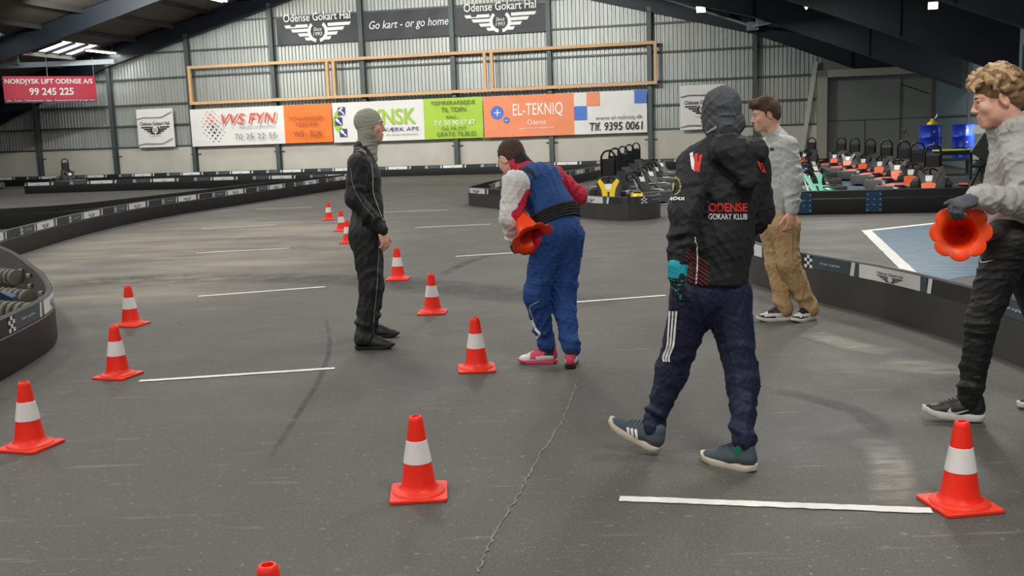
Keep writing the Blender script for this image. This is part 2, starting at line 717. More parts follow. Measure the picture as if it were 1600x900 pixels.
# ---- back wall: corrugated sheet over concrete, columns and rails
mb = MB()
CORR = corrugated_material()
pit = .155
u = -HW
prof = []
while u < 16.35:
    prof += [(u, 0.), (u + pit * .36, 0.), (u + pit * .5, .05), (u + pit * .86, .05)]
    u += pit
vs = []
for (uu, vv) in prof:
    vs += [H(uu, vv, 1.46), H(uu, vv, max(zdeck(uu) + .05, 1.6))]
mb.add(vs, [(2 * i, 2 * i + 2, 2 * i + 3, 2 * i + 1) for i in range(len(prof) - 1)], CORR)
wall_back = tag(mb.build('wall_back'), kind='structure')
mb = MB()
hbox(mb, -HW, 16.4, -.1, .1, 0, 1.48, CONC)
mb.build('concrete_base', wall_back)
mb = MB()
hbox(mb, 16.35, HW + .1, -.12, .02, 0, 4.6, GREYD)
mb.build('grey_panel', wall_back)
for uc in (-17.0, -13.16, -9.31, -5.41, -1.44, 2.39, 6.29, 10.17, 14.09):
    mb = MB()
    zt = zraf(uc) + .2
    if uc in (14.09, ):
        wd = .07
    else:
        wd = .09
    hbox(mb, uc - wd, uc + wd, .3, .315, 0, zt, STEEL)
    hbox(mb, uc - wd, uc + wd, .12, .135, 0, zt, STEEL)
    hbox(mb, uc - .008, uc + .008, .135, .3, 0, zt, STEEL)
    hbox(mb, uc - .24, uc + .24, .125, .155, 1.13, 1.17, STEEL)
    mb.build('column', wall_back)
for z, u1 in ((1.52, 16.3), (2.44, 16.3), (3.33, 16.3), (4.43, 16.0), (5.5, 13.0), (6.62, 8.6)):
    half = HW if z < 3.4 else min(HW, (9.15 - z) / .25)
    mb = MB()
    hbox(mb, max(-HW, UC - half + .1), min(u1, UC + half - .1), .05, .13, z - .035, z + .035, STEEL)
    mb.build('rail', wall_back)
# diagonal brace near the door
mb = MB()
ua, za = wallpx(1275, 96, .2)
ub, zb_ = wallpx(1251, 235, .2)
mb.beam(H(ub, .22, 0.2), H(ua, .22, za), .05, .16, M('galvanised_brace', 'b7bab5', .5, .3))
mb.build('diagonal_brace', wall_back)

# door in the back wall: grey frame box with two sliding leaves
mb = MB()
ul = wallpx(1277, 150)[0]
zt = wallpx(1280, 110, .8)[1]
ul = wallpx(1278, 150, .8)[0]
ur = wallpx(1440, 150, .8)[0]
dz = wallpx(1290, 121, .8)[1]
hbox(mb, ul, ul + .33, 0.02, .8, 0, zt, GREYF)
hbox(mb, ul, HW, 0.02, .8, dz, zt, GREYF)
door1 = tag(mb.build('door_1'), kind='structure')
mb = MB()
um = wallpx(1407, 150, .5)[0]
hbox(mb, ul + .33, um, .3, .42, 0, dz, GREYD)
hbox(mb, ul + .33, um, .42, .44, wallpx(1300, 189, .42)[1] - .02, wallpx(1300, 189, .42)[1] + .02, STEEL)
hbox(mb, wallpx(1351, 200, .42)[0] - .015, wallpx(1351, 200, .42)[0] + .015, .42, .44, 0, wallpx(1300, 189, .42)[1], STEEL)
mb.build('door_leaf', door1)
mb = MB()
hbox(mb, um, HW - .05, .2, .32, 0, dz, GREYD)
hbox(mb, um, HW - .05, .32, .335, 1.6, 1.64, STEEL)
mb.build('door_leaf', door1)

# side walls, rear wall (behind the camera) and roof
for nm, uu in (('wall_left', -HW), ('wall_right', HW)):
    mb = MB()
    s_ = 1 if uu > 0 else -1
    hbox(mb, uu, uu + .15 * s_, -.1, HL, 0, zdeck(uu) + .3, BLUEP if uu > 0 else GREYD)
    wl = tag(mb.build(nm), kind='structure')
    mb = MB()
    for k in range(1, 8):
        vv = .4 + 6.4 * (k - 1)
        hbox(mb, uu - .12 * s_, uu, vv, vv + .1, 0, 3.2, STEEL)
    hbox(mb, uu - .04 * s_, uu, .1, HL - .2, 1.58, 1.64, STEEL)
    mb.build('wall_rail', wl)
mb = MB()
hbox(mb, -HW, HW, HL, HL + .15, 0, 4.2, GREYD)
P = [H(-HW, HL, 4.2), H(UC, HL, 9.4), H(HW, HL, 4.2)]
mb.add(P, [(0, 1, 2)], GREYD)
tag(mb.build('wall_front'), kind='structure')

mb = MB()
SKY_U0, SKY_U1 = -14.35, -12.95
for u0, u1 in ((-HW - .3, SKY_U0), (SKY_U1, UC), (UC, HW + .3)):
    P = []
    for dz_ in (0, .12):
        P += [H(u0, -.2, zdeck(u0) + dz_), H(u1, -.2, zdeck(u1) + dz_), H(u1, HL, zdeck(u1) + dz_), H(u0, HL, zdeck(u0) + dz_)]
    mb.add(P, [(0, 3, 2, 1), (4, 5, 6, 7), (0, 1, 5, 4), (1, 2, 6, 5), (2, 3, 7, 6), (3, 0, 4, 7)], ROOFM)
ceiling = tag(mb.build('ceiling'), kind='structure')
# translucent skylight strip in the left slope: panes between bars
SKYP = M('skylight_pane', 'eef4f8', .5, 0, .02, 2, emit=2.2)
n_ = 0
for i in range(16):
    v0 = .9 + i * 2.9
    mb = MB()
    a0, a1 = SKY_U0, SKY_U1
    P = [H(a0, v0, zdeck(a0) + .05), H(a1, v0, zdeck(a1) + .05), H(a1, v0 + 2.55, zdeck(a1) + .05), H(a0, v0 + 2.55, zdeck(a0) + .05)]
    mb.add(P, [(0, 1, 2, 3)], SKYP)
    n_ += 1
    wd_ = tag(mb.build('window_%d' % n_), kind='structure')
    mb = MB()
    for q in (.0, .85, 1.7, 2.55):
        vv = v0 + q
        mb.beam(H(a0, vv, zdeck(a0)), H(a1, vv, zdeck(a1)), .07, .1, NAVY)
    mb.beam(H(a0 - .05, v0 - .2, zdeck(a0) - .05), H(a0 - .05, v0 + 2.7, zdeck(a0) - .05), .06, .22, GREYF)
    if i == 0:
        P = [H(a0, -.2, zdeck(a0)), H(a1, -.2, zdeck(a1)), H(a1, .9, zdeck(a1)), H(a0, .9, zdeck(a0))]
    else:
        P = [H(a0, v0 - .35, zdeck(a0)), H(a1, v0 - .35, zdeck(a1)), H(a1, v0, zdeck(a1)), H(a0, v0, zdeck(a0))]
    mb.add(P, [(0, 3, 2, 1)], ROOFM)
    mb.build('skylight_frame', wd_)
# rafters: I-beams that deepen at the eaves
for v in (.28, 6.3, 13.3, 20.3, 27.3, 34.3, 41.3):
    mb = MB()
    us = [-20.2, -17, -14, -13.4, -10, -6, -3, UC, 3.6, 6.6, 10.6, 14, 14.6, 17.6, 20.2]
    vs = []
    for u in us:
        vs += [H(u, v, zraf(u)), H(u, v, zdeck(u) - .02)]
    mb.add(vs, [(2 * i, 2 * i + 2, 2 * i + 3, 2 * i + 1) for i in range(len(us) - 1)], NAVY)
    for fn, dz_ in ((zraf, 0), (lambda q: zdeck(q) - .05, 0)):
        vs, fs = [], []
        for u in us:
            for vv in (v - .11, v + .11):
                for z in (0, .03):
                    vs.append(H(u, vv, fn(u) + z))
        for i in range(len(us) - 1):
            a = 4 * i
            fs += [(a, a + 4, a + 6, a + 2), (a + 1, a + 3, a + 7, a + 5), (a, a + 1, a + 5, a + 4), (a + 2, a + 6, a + 7, a + 3)]
        mb.add(vs, fs, NAVY)
    for u in (-17, -13.7, 14, 17.5):
        hbox(mb, u - .01, u + .01, v - .11, v + .11, zraf(u), zdeck(u), NAVY)
    mb.build('rafter', ceiling)
for k in range(11):
    for s_ in (-1, 1):
        u = UC + s_ * (.9 + 1.85 * k)
        if SKY_U0 - .1 < u < SKY_U1 + .1 or abs(u) > HW:
            continue
        mb = MB()
        mb.beam(H(u, 0, zdeck(u) - .1), H(u, HL, zdeck(u) - .1), .08, .18, M('purlin_steel', '3b3937', .6, .1))
        mb.build('purlin', ceiling)
# wind bracing seen upper right, and the low tie at left that carries the red banner
BR = M('brace_steel_pale', '99a3a6', .45, .3)
mb = MB()
B1, B2, B3 = H(10.6, 1.2, 6.35), H(14.0, .6, 5.15), H(16.3, 5.8, 5.0)
mb.tube([B1, B2], .05, BR)
mb.tube([B2, B3], .05, BR)
mb.box(B2, (.4, .25, .3), BR)
mb.build('wind_brace', ceiling)
mb = MB()
g = atY(1184, 17, 36.5)
mb.box(g, (.22, .1, .95), BR, Matrix.Rotation(-.2, 3, 'Y'))
mb.box(g + np.array([.1, 0, .2]), (.5, .08, .12), BR, Matrix.Rotation(.4, 3, 'Y'))
mb.build('gusset_bracket', ceiling)
mb = MB()
mb.beam(atY(-60, 106, 41.5), atY(178, 96, 43.2), .12, .2, BR)
mb.build('tie_beam', ceiling)
mb = MB()
mb.box(atY(21, 92, 42), (.4, .1, .42), M('pale_green_box', '6f9a8e', .5))
mb.build('vent_box', ceiling)

# ------------------------------------------------------------------ lamps
LAMPM = M('lamp_tube', 'fff6e6', .5, 0, 0, emit=6.)
LAMPS = M('lamp_housing', 'c9cac6', .4, .3)
lamp_n = 0


def tube_lamp(u, v, z, label, watts=None, ang=0., visible=True):
    t = thing('ceiling_light', H(u, v, z), label, 'light', 'batten lamps under the roof', HANG + ang)
    m_ = MB()
    m_.box((0, 0, .05), (.32, 1.9, .06), LAMPS, None, .01)
    m_.build('housing', t)
    for sx in (-.09, .09):
        m_ = MB()
        m_.tube([(sx, -.88, 0), (sx, .88, 0)], .028, LAMPM, 8)
        m_.build('lamp_tube', t)
    m_ = MB()
    for sy in (-.8, .8):
        m_.tube([(0, sy, .07), (0, sy, zdeck(u) - z + .02)], .008, LAMPS, 6)
    m_.build('hanger', t)
    l = bpy.data.lights.new('light', 'AREA')
    l.shape = 'RECTANGLE'
    l.size = .5
    l.size_y = 1.9
    l.energy = watts or LAMP_W
    l.color = (1, .97, .92)
    lo = bpy.data.objects.new('light', l)
    COL.objects.link(lo)
    lo.parent = t
    lo.location = (0, 0, -.06)
    return t


tube_lamp(-12.75, 1.2, 5.55, 'long batten lamp low under the roof beside the left skylight', 60)
tube_lamp(-5.9, 3.9, 6.98, 'batten lamp cut off by the top edge of the photo, left of the black banners')
for v in (10., 17., 24., 31., 38., 45.):
    for u in (-15., -9., -3., 3.6, 9.6, 15.6):
        if v == 10. and u < -8:
            continue
        z = min(zdeck(u) - .55, 6.6)
        tube_lamp(u, v, z, 'batten lamp hung under the roof out of the photo')


def spot_lamp(p, aim, label, watts, k=1.):
    p = np.array(p, float)
    d = Vector((np.array(aim, float) - p).tolist()).normalized()
    t = thing('floodlight', p, label, 'light', 'floodlights under the roof')
    q = d.to_track_quat('-Z', 'Y')
    m_ = MB()
    m_.X = q.to_matrix().to_4x4()
    m_.box((0, 0, .06 * k), (.34 * k, .26 * k, .1 * k), LAMPS, None, .02)
    m_.build('housing', t)
    m_ = MB()
    m_.X = q.to_matrix().to_4x4()
    m_.box((0, 0, .0), (.3 * k, .22 * k, .02), LAMPM)
    m_.build('lens', t)
    m_ = MB()
    uu = float(np.dot(p - HO, HU))
    m_.tube([(0, 0, .1), (0, 0, zdeck(uu) - p[2] - .2)], .02, LAMPS, 6)
    m_.build('bracket', t)
    l = bpy.data.lights.new('light', 'SPOT')
    l.energy = watts
    l.spot_size = math.radians(130)
    l.spot_blend = .8
    l.shadow_soft_size = .15
    l.color = (1, .98, .94)
    lo = bpy.data.objects.new('light', l)
    COL.objects.link(lo)
    lo.parent = t
    lo.rotation_euler = q.to_euler()
    lo.location = d * .05


spot_lamp(atY(1095, 15, 37.6), H(11.5, 9, 0), 'small square floodlight under the roof, above the right end of the timber frames', SPOT_W * 3)
spot_lamp(atY(1458, 9, 18.3), H(16.5, 30, 0), 'small floodlight under the dark roof, top right above the blond hair', SPOT_W, .5)
_d = ray(1560, 208)
_t = (HW - float(np.dot(CAMP - HO, HU))) / float(np.dot(_d, HU))
_w = CAMP + _d * _t
spot_lamp(_w - HU * .45 + np.array([0, 0, .1]), _w - HN * 1.1, 'floodlight low on the right wall, behind the blond head', SPOT_W * 1.4)
for u, lb in ((-8., 'left'), (0., 'middle'), (6.5, 'right')):
    spot_lamp(H(u, 10.6, 7.2 - abs(u) * .1), H(u, 0, 4.), 'floodlight out of the photo over the %s of the back wall' % lb, SPOT_W * 17)

# ================================================================== things on the walls
BLK = M('print_black', '1d1f22', .6, 0, .03)
WHT = M('print_white', 'eeeeec', .6, 0, .02)
BANW = M('banner_white_vinyl', 'dcdcd8', .55, 0, .03, 2)
BAND = M('banner_charcoal_vinyl', '25272d', .5, 0, .05, 3)


def wall_banner(name, label, cat, pxs, v, base, art, group=None, wrinkle=.01, eyelets=True):
    """pxs = four photo corners (tl, tr, br, bl); art(flat, W, Hh) draws in metres"""
    q = [wallpx(*p, v) for p in pxs]
    u0, u1 = (q[0][0] + q[3][0]) / 2, (q[1][0] + q[2][0]) / 2
    z1, z0 = (q[0][1] + q[1][1]) / 2, (q[2][1] + q[3][1]) / 2
    W, Hh = u1 - u0, z1 - z0
    t = thing(name, H((u0 + u1) / 2, v, z0), label, cat, group)
    org = H((u0 + u1) / 2, v, z0)

    def surf(x, y):
        return wrinkle * (np.sin(x * 2.1 + y * 1.3) + .6 * np.sin(x * 5.3 - y * 3.1) + .5 * np.sin(y * 7 + x))

    def fn(V, off):
        x, y = V[:, 0], V[:, 1]
        vv = v + surf(x, y) + .012 + off * 3
        return HO + np.outer(u0 + x, HU) + np.outer(vv, HN) + np.outer(z0 + y, [0, 0, 1])
    nx, ny = max(2, int(W * 4)), max(2, int(Hh * 4))
    m_ = MB()
    g = [(W * i / nx, Hh * j / ny) for j in range(ny + 1) for i in range(nx + 1)]
    g = np.array(g)
    for k, mats in ((0, base), (-.02, base)):
        pts = HO + np.outer(u0 + g[:, 0], HU) + np.outer(v + surf(g[:, 0], g[:, 1]) + k, HN) + np.outer(z0 + g[:, 1], [0, 0, 1])
        for bx0, bx1, mt in mats:
            fs = []
            for j in range(ny):
                for i in range(nx):
                    if bx0 * W - 1e-6 <= W * (i + .5) / nx < bx1 * W:
                        a = j * (nx + 1) + i
                        fs.append((a, a + 1, a + nx + 2, a + nx + 1))
            m_.add(pts, fs, mt, False)
    m_.build('sheet', t, org)
    F_ = Flat()
    for bx0, bx1, mt in base:
        if len(base) > 1:
            F_.rect(bx0 * W + .001, .0, bx1 * W, Hh, mt)
    if len(base) > 1:
        F_.L = [(np.array([(x0 + (x1 - x0) * i / 20, y) for i in range(21) for y in (0, Hh)]), [(2 * i, 2 * i + 2, 2 * i + 3, 2 * i + 1) for i in range(20)], mt)
                for (x0, x1, mt) in [(b[0] * W, b[1] * W, b[2]) for b in base]]
    if len(F_.L):
        m_ = MB()
        for V, Fc, mt in F_.L:
            V2 = np.array([(x, y) for x in V[::2, 0] for y in np.linspace(0, Hh, 7)])
            nn = len(V) // 2
            fs = [(i * 7 + j, (i + 1) * 7 + j, (i + 1) * 7 + j + 1, i * 7 + j + 1) for i in range(nn - 1) for j in range(6)]
            m_.add(fn(V2, -.002), fs, mt)
        m_.build('colour_field', t, org)
    F_ = Flat()
    art(F_, W, Hh)
    m_ = MB()
    F_.put(m_, fn)
    m_.build('print', t, org)
    return t


def logo_art(mat, yc=.5, s=.40):
    def f(F_, W, Hh):
        F_.merge(wing_logo(mat), W * s, W * s, W * .5, Hh * yc)
    return f


wall_banner('banner', 'black club banner with winged emblem, left one of the three black banners', 'banner',
            [(431, 29), (562, 20), (563, 64), (433, 71)], .2, [(0, 1, BAND)], logo_art(WHT), 'black banners high on the back wall', .012)
wall_banner('banner', 'black banner reading Go kart - or go home, between two emblem banners', 'banner',
            [(570, 19), (704, 12), (706, 56), (571, 63)], .2, [(0, 1, BAND)],
            lambda F_, W, Hh: F_.text('Go kart - or go home', W * .05, Hh * .30, W * .97, Hh * .68, WHT, .25), 'black banners high on the back wall', .012)
wall_banner('banner', 'black club banner with winged emblem, right one of the three black banners', 'banner',
            [(712, 12), (853, 3), (853, 50), (712, 56)], .2, [(0, 1, BAND)], logo_art(WHT), 'black banners high on the back wall', .012)

ORA, ORB = M('banner_orange', 'e8792b', .55, 0, .03), M('banner_salmon_orange', 'e98a5e', .55, 0, .03)
LIM = M('banner_lime', 'a4c63c', .55, 0, .03)
RED_ = M('print_red', 'd8503a', .6, 0, .02)
GRY_ = M('print_grey', '6e7072', .6, 0, .02)
DKR = M('print_brown_red', '8a3d18', .6, 0, .02)
PUR = M('print_purple', '3c3a72', .6, 0, .02)
BLU = M('print_blue', '4a73c4', .6, 0, .02)
DGR = M('print_dark_green', '4c5f22', .6, 0, .02)
LGR = M('print_lime', '9cc13c', .6, 0, .02)


def vvs(F_, W, Hh):
    rn = random.Random(5)
    cx, cy = W * .165, Hh * .52
    for i in range(-4, 5):
        for j in range(-4, 5):
            x, y = (i - j) * .125, (i + j) * .125
            if abs(x) + abs(y) * .8 > .70 or abs(x) > .60 or abs(y) > .68:
                continue
            r = .062 * max(.25, 1 - abs(x) * 1.3 - max(0, abs(y) - .3) * .9)
            a, b = cx + x - y * .12, cy + y
            F_.poly([(a - r, b), (a, b - r), (a + r, b), (a, b + r)], RED_ if y > .04 else BLK)
    F_.text('VVS FYN', W * .235, Hh * .56, W * .625, Hh * .84, RED_, .25, .01)
    F_.text('www.vvs-fyn.dk', W * .36, Hh * .44, W * .60, Hh * .51, GRY_)
    F_.text('70 25 22 55', W * .325, Hh * .15, W * .62, Hh * .30, GRY_, 0, .0, 1.15)
    F_.text('TOTALLØSNINGER', W * .71, Hh * .60, W * .95, Hh * .69, DKR)
    F_.text('INDEN FOR', W * .76, Hh * .44, W * .91, Hh * .54, DKR)
    F_.text('VVS - BLIK', W * .74, Hh * .17, W * .94, Hh * .32, DKR)


wall_banner('banner', 'white and orange plumbing firm banner reading VVS FYN', 'banner', [(298, 173), (519, 160), (519, 222), (300, 229)], .36,
            [(0, .668, BANW), (.668, 1, ORA)], vvs, 'sponsor banners in a row under the timber frames')


def fynsk(F_, W, Hh):
    F_.arc(W * .08 + .12, Hh * .53, .34, .62, 100, 260, LGR)
    for x, y, k in ((.355, .78, 0), (.20, .53, 1), (.40, .24, 2)):
        s_ = .165
        cx, cy = x * .95 + .07, y * Hh
        F_.poly([(cx - s_, cy - s_), (cx + s_, cy - s_), (cx + s_, cy + s_), (cx - s_, cy + s_)], PUR)
        F_.line([(cx - .09, cy + .08), (cx + .11, cy - .12)], .05, WHT)
        if k == 0:
            F_.line([(cx - .12, cy + .02), (cx - .03, cy + .12), (cx + .04, cy + .11)], .05, WHT)
        else:
            F_.line([(cx - .1, cy + .1), (cx - .01, cy + .0)], .1, WHT)
    F_.text('FYNSK', W * .21, Hh * .40, W * .565, Hh * .80, LGR, 0, .02)
    F_.text('HÅNDVÆRK APS', W * .20, Hh * .23, W * .58, Hh * .36, PUR)
    F_.text('din lokale håndværker', W * .36, Hh * .13, W * .58, Hh * .17, GRY_)
    for k, (s_, x0, x1, y0, y1, mt) in enumerate((('TØMRERARBEJDE', .665, .955, .80, .93, DGR), ('TIL TIDEN', .735, .895, .655, .77, DGR),
                                                  ('RING...', .765, .85, .49, .57, DGR), ('Tlf. 50 90 07 87', .685, .95, .335, .45, WHT),
                                                  ('OG FÅ DIT', .73, .895, .205, .32, DGR), ('GRATIS TILBUD', .70, .955, .06, .17, DGR))):
        F_.text(s_, W * x0, Hh * y0, W * x1, Hh * y1, mt)


wall_banner('banner', 'white and lime green carpentry banner behind the grey balaclava', 'banner', [(520.5, 160), (754.5, 152), (754.5, 216), (520.5, 222)], .36,
            [(0, .615, BANW), (.615, 1, LIM)], fynsk, 'sponsor banners in a row under the timber frames')


def eltek(F_, W, Hh):
    F_.disc(W * .087, Hh * .60, .27, BLU, 28)
    F_.rect(W * .087 - .13, Hh * .60 - .017, W * .087 + .13, Hh * .60 + .017, WHT)
    F_.rect(W * .087 - .017, Hh * .60 - .13, W * .087 + .017, Hh * .60 + .13, WHT)
    F_.disc(W * .143, Hh * .41, .125, BLU, 24)
    F_.rect(W * .143 - .05, Hh * .41 - .013, W * .143 + .05, Hh * .41 + .013, WHT)
    F_.text('EL-TEKNIQ', W * .185, Hh * .46, W * .495, Hh * .80, WHT)
    F_.text('Odense', W * .275, Hh * .28, W * .39, Hh * .41, WHT)
    F_.text('dag service af installationer', W * .22, Hh * .165, W * .44, Hh * .225, WHT)
    s = W * .077
    F_.rect(W * .563, Hh * .35, W * .563 + s, Hh * .68, BLU)
    F_.rect(W * .563 + s, Hh * .68, W * .563 + 2 * s, Hh, ORB)
    F_.rect(W - s * .95, Hh * .70, W, Hh, BLU)
    F_.text('www.el-tekniq.dk', W * .69, Hh * .305, W * .975, Hh * .43, GRY_)
    F_.text('Tlf. 9395 0061', W * .655, Hh * .075, W * .975, Hh * .275, BLK, .1, .012)


wall_banner('banner', 'salmon orange and white electrician banner reading EL-TEKNIQ', 'banner', [(756, 151), (1011, 141), (1011, 207), (756, 215)], .36,
            [(0, .563, ORB), (.563, 1, BANW)], eltek, 'sponsor banners in a row under the timber frames')


def square_art(F_, W, Hh):
    F_.merge(wing_logo(BLK), W * .4, W * .4, W * .5, Hh * .47)
    F_.text('- or go home -', W * .3, Hh * .27, W * .68, Hh * .31, GRY_)
    for y, s in ((.80, 1), (.12, 1)):
        F_.line([(W * .02, Hh * (y - .06)), (W * .2, Hh * (y - .02)), (W * .45, Hh * (y - .03)), (W * .7, Hh * (y - .03)), (W * .98, Hh * (y + .1))], .035, GRY_)


wall_banner('wall_sign', 'square white emblem sign on the back wall, left of the plumbing banner', 'sign', [(213, 171), (270, 169), (273, 229), (217, 231)], .4,
            [(0, 1, BANW)], square_art, 'square white emblem signs', .002)
wall_banner('wall_sign', 'square white emblem sign on the back wall, partly behind the hooded head', 'sign', [(1062, 134), (1133, 131), (1134, 200), (1063, 204)], .4,
            [(0, 1, BANW)], square_art, 'square white emblem signs', .002)

# red banner hung from the tie beam, turned away from the wall
RB = M('banner_red', 'c2183c', .5, 0, .04, 2)
RBD = M('banner_dark_red', '7a1838', .5, 0, .03)
A, B = atY(3, 117, 41.3), atY(148, 121, 43.0)
A2, B2 = atY(6, 160, 41.3), atY(149, 160.5, 43.0)
ex = (B - A)
W = float(np.linalg.norm(ex[:2]))
hx = np.array([ex[0], ex[1], 0]) / W
z1, z0 = (A[2] + B[2]) / 2, (A2[2] + B2[2]) / 2
Hh = z1 - z0
org = np.array([A[0], A[1], z0])
nrm = np.array([hx[1], -hx[0], 0])
t = thing('banner', org, 'red lifting firm banner hung from a roof beam, far left', 'banner')
fn = lambda V, off: org + np.outer(V[:, 0], hx) + np.outer(V[:, 1], [0, 0, 1]) + nrm * (.01 + off * 3) + np.outer(.02 * np.sin(V[:, 0] * 2.5), nrm)
mb = MB()
g = np.array([(W * i / 16, Hh * j) for j in (0, .14, 1) for i in range(17)])
for off in (-.01, -.015):
    V = fn(g, off)
    mb.add(V, [(i, i + 1, i + 18, i + 17) for i in range(16)], RBD)
    mb.add(V, [(17 + i, 18 + i, 35 + i, 34 + i) for i in range(16)], RB)
mb.build('sheet', t, org)
F_ = Flat()
F_.text('NORDJYSK LIFT ODENSE A/S', W * .02, Hh * .66, W * .97, Hh * .90, WHT, 0, .02)
F_.text('99 245 225', W * .27, Hh * .28, W * .75, Hh * .56, WHT, 0, .02)
F_.text('Lifte - Trucks - Teleskoplæssere - Stiger - Entreprenørmateriel og meget mere', W * .02, Hh * .04, W * .98, Hh * .12, WHT)
mb = MB()
F_.put(mb, fn)
mb.build('print', t, org)
for s_ in (.48, .99):
    mb = MB()
    p = org + hx * W * s_ + np.array([0, 0, Hh])
    mb.tube([p, p + np.array([0, 0, .75])], .012, BR, 6)
    mb.build('hanging_strap', t, org)

# timber frames high on the wall
WOOD = M('planed_spruce', 'cda67a', .6, 0, .10, 3, .1, 20)
zt_, zb2 = (wallpx(297, 104, .45)[1] + wallpx(1024, 68, .45)[1]) / 2, (wallpx(297, 160, .45)[1] + wallpx(1024, 131, .45)[1]) / 2
fu = [wallpx(297, 130, .45)[0], wallpx(517, 125, .45)[0], wallpx(763, 110, .45)[0], wallpx(1024, 100, .45)[0]]
for i, lb in enumerate(('left timber frame on the back wall, above the plumbing banner', 'middle timber frame on the back wall, above the carpentry banner',
                        'right timber frame on the back wall, above the electrician banner')):
    g_ = .145
    a, b = fu[i] + (g_ if i else 0), fu[i + 1] - (g_ if i < 2 else 0)
    org = H((a + b) / 2, .45, zb2)
    t = thing('timber_frame', org, lb, 'frame', 'timber frames on the back wall')
    hw = .058
    for z in (zb2, zt_):
        mb = MB()
        hbox(mb, a - (g_ - .004 if i else hw), b + (g_ - .004 if i < 2 else hw), .36, .50, z - hw, z + hw, WOOD)
        mb.build('rail', t, org)
    for u in (a, b):
        mb = MB()
        hbox(mb, u - hw, u + hw, .365, .495, zb2 + hw, zt_ - hw, WOOD)
        mb.build('post', t, org)

# ================================================================== track barriers
PLAS = M('barrier_black_plastic', '151617', .5, 0, .2, 3, .08, 20)
PLASB = M('barrier_back_grey', '3a3936', .55, 0, .15, 4)
STW = M('strip_white', 'dcdedd', .45, 0, .04)
STT = M('strip_slate', '3e4c54', .45, 0, .06)
STB = M('strip_black', '26292b', .45, 0, .06)
STC = M('strip_checker_black', '121314', .45, 0, 0)
BH = .405
LOGO_S = wing_logo(BLK, True, False)
LOGO_SIMPLE = Flat()
LOGO_SIMPLE.poly([(-.6, .12), (-.15, -.12), (-.15, .02)], BLK).poly([(.6, .12), (.15, -.12), (.15, .02)], BLK).disc(0, 0, .16, GRY_, 10)


class Curve2:
    def __init__(s, P, n=None):
        P = [np.array([p[0], p[1], 0.]) for p in P]
        L = sum(np.linalg.norm(b - a) for a, b in zip(P[:-1], P[1:]))
        s.P = smooth_path(P, n or max(24, int(L / .1)))
        s.S = np.concatenate([[0], np.cumsum(np.linalg.norm(np.diff(s.P, axis=0), axis=1))])
        s.L = s.S[-1]
        T = np.gradient(s.P, axis=0)
        T /= np.linalg.norm(T, axis=1)[:, None]
        s.Nn = np.stack([T[:, 1], -T[:, 0], 0 * T[:, 0]], 1)     # right-hand side

    def at(s, q, z, off):
        q = np.atleast_1d(np.asarray(q, float))
        p = np.stack([np.interp(q, s.S, s.P[:, k]) for k in range(3)], 1)
        n = np.stack([np.interp(q, s.S, s.Nn[:, k]) for k in range(3)], 1)
        n /= np.linalg.norm(n, axis=1)[:, None]
        return p + n * np.asarray(off).reshape(-1, 1) + np.outer(np.broadcast_to(z, q.shape), [0, 0, 1])


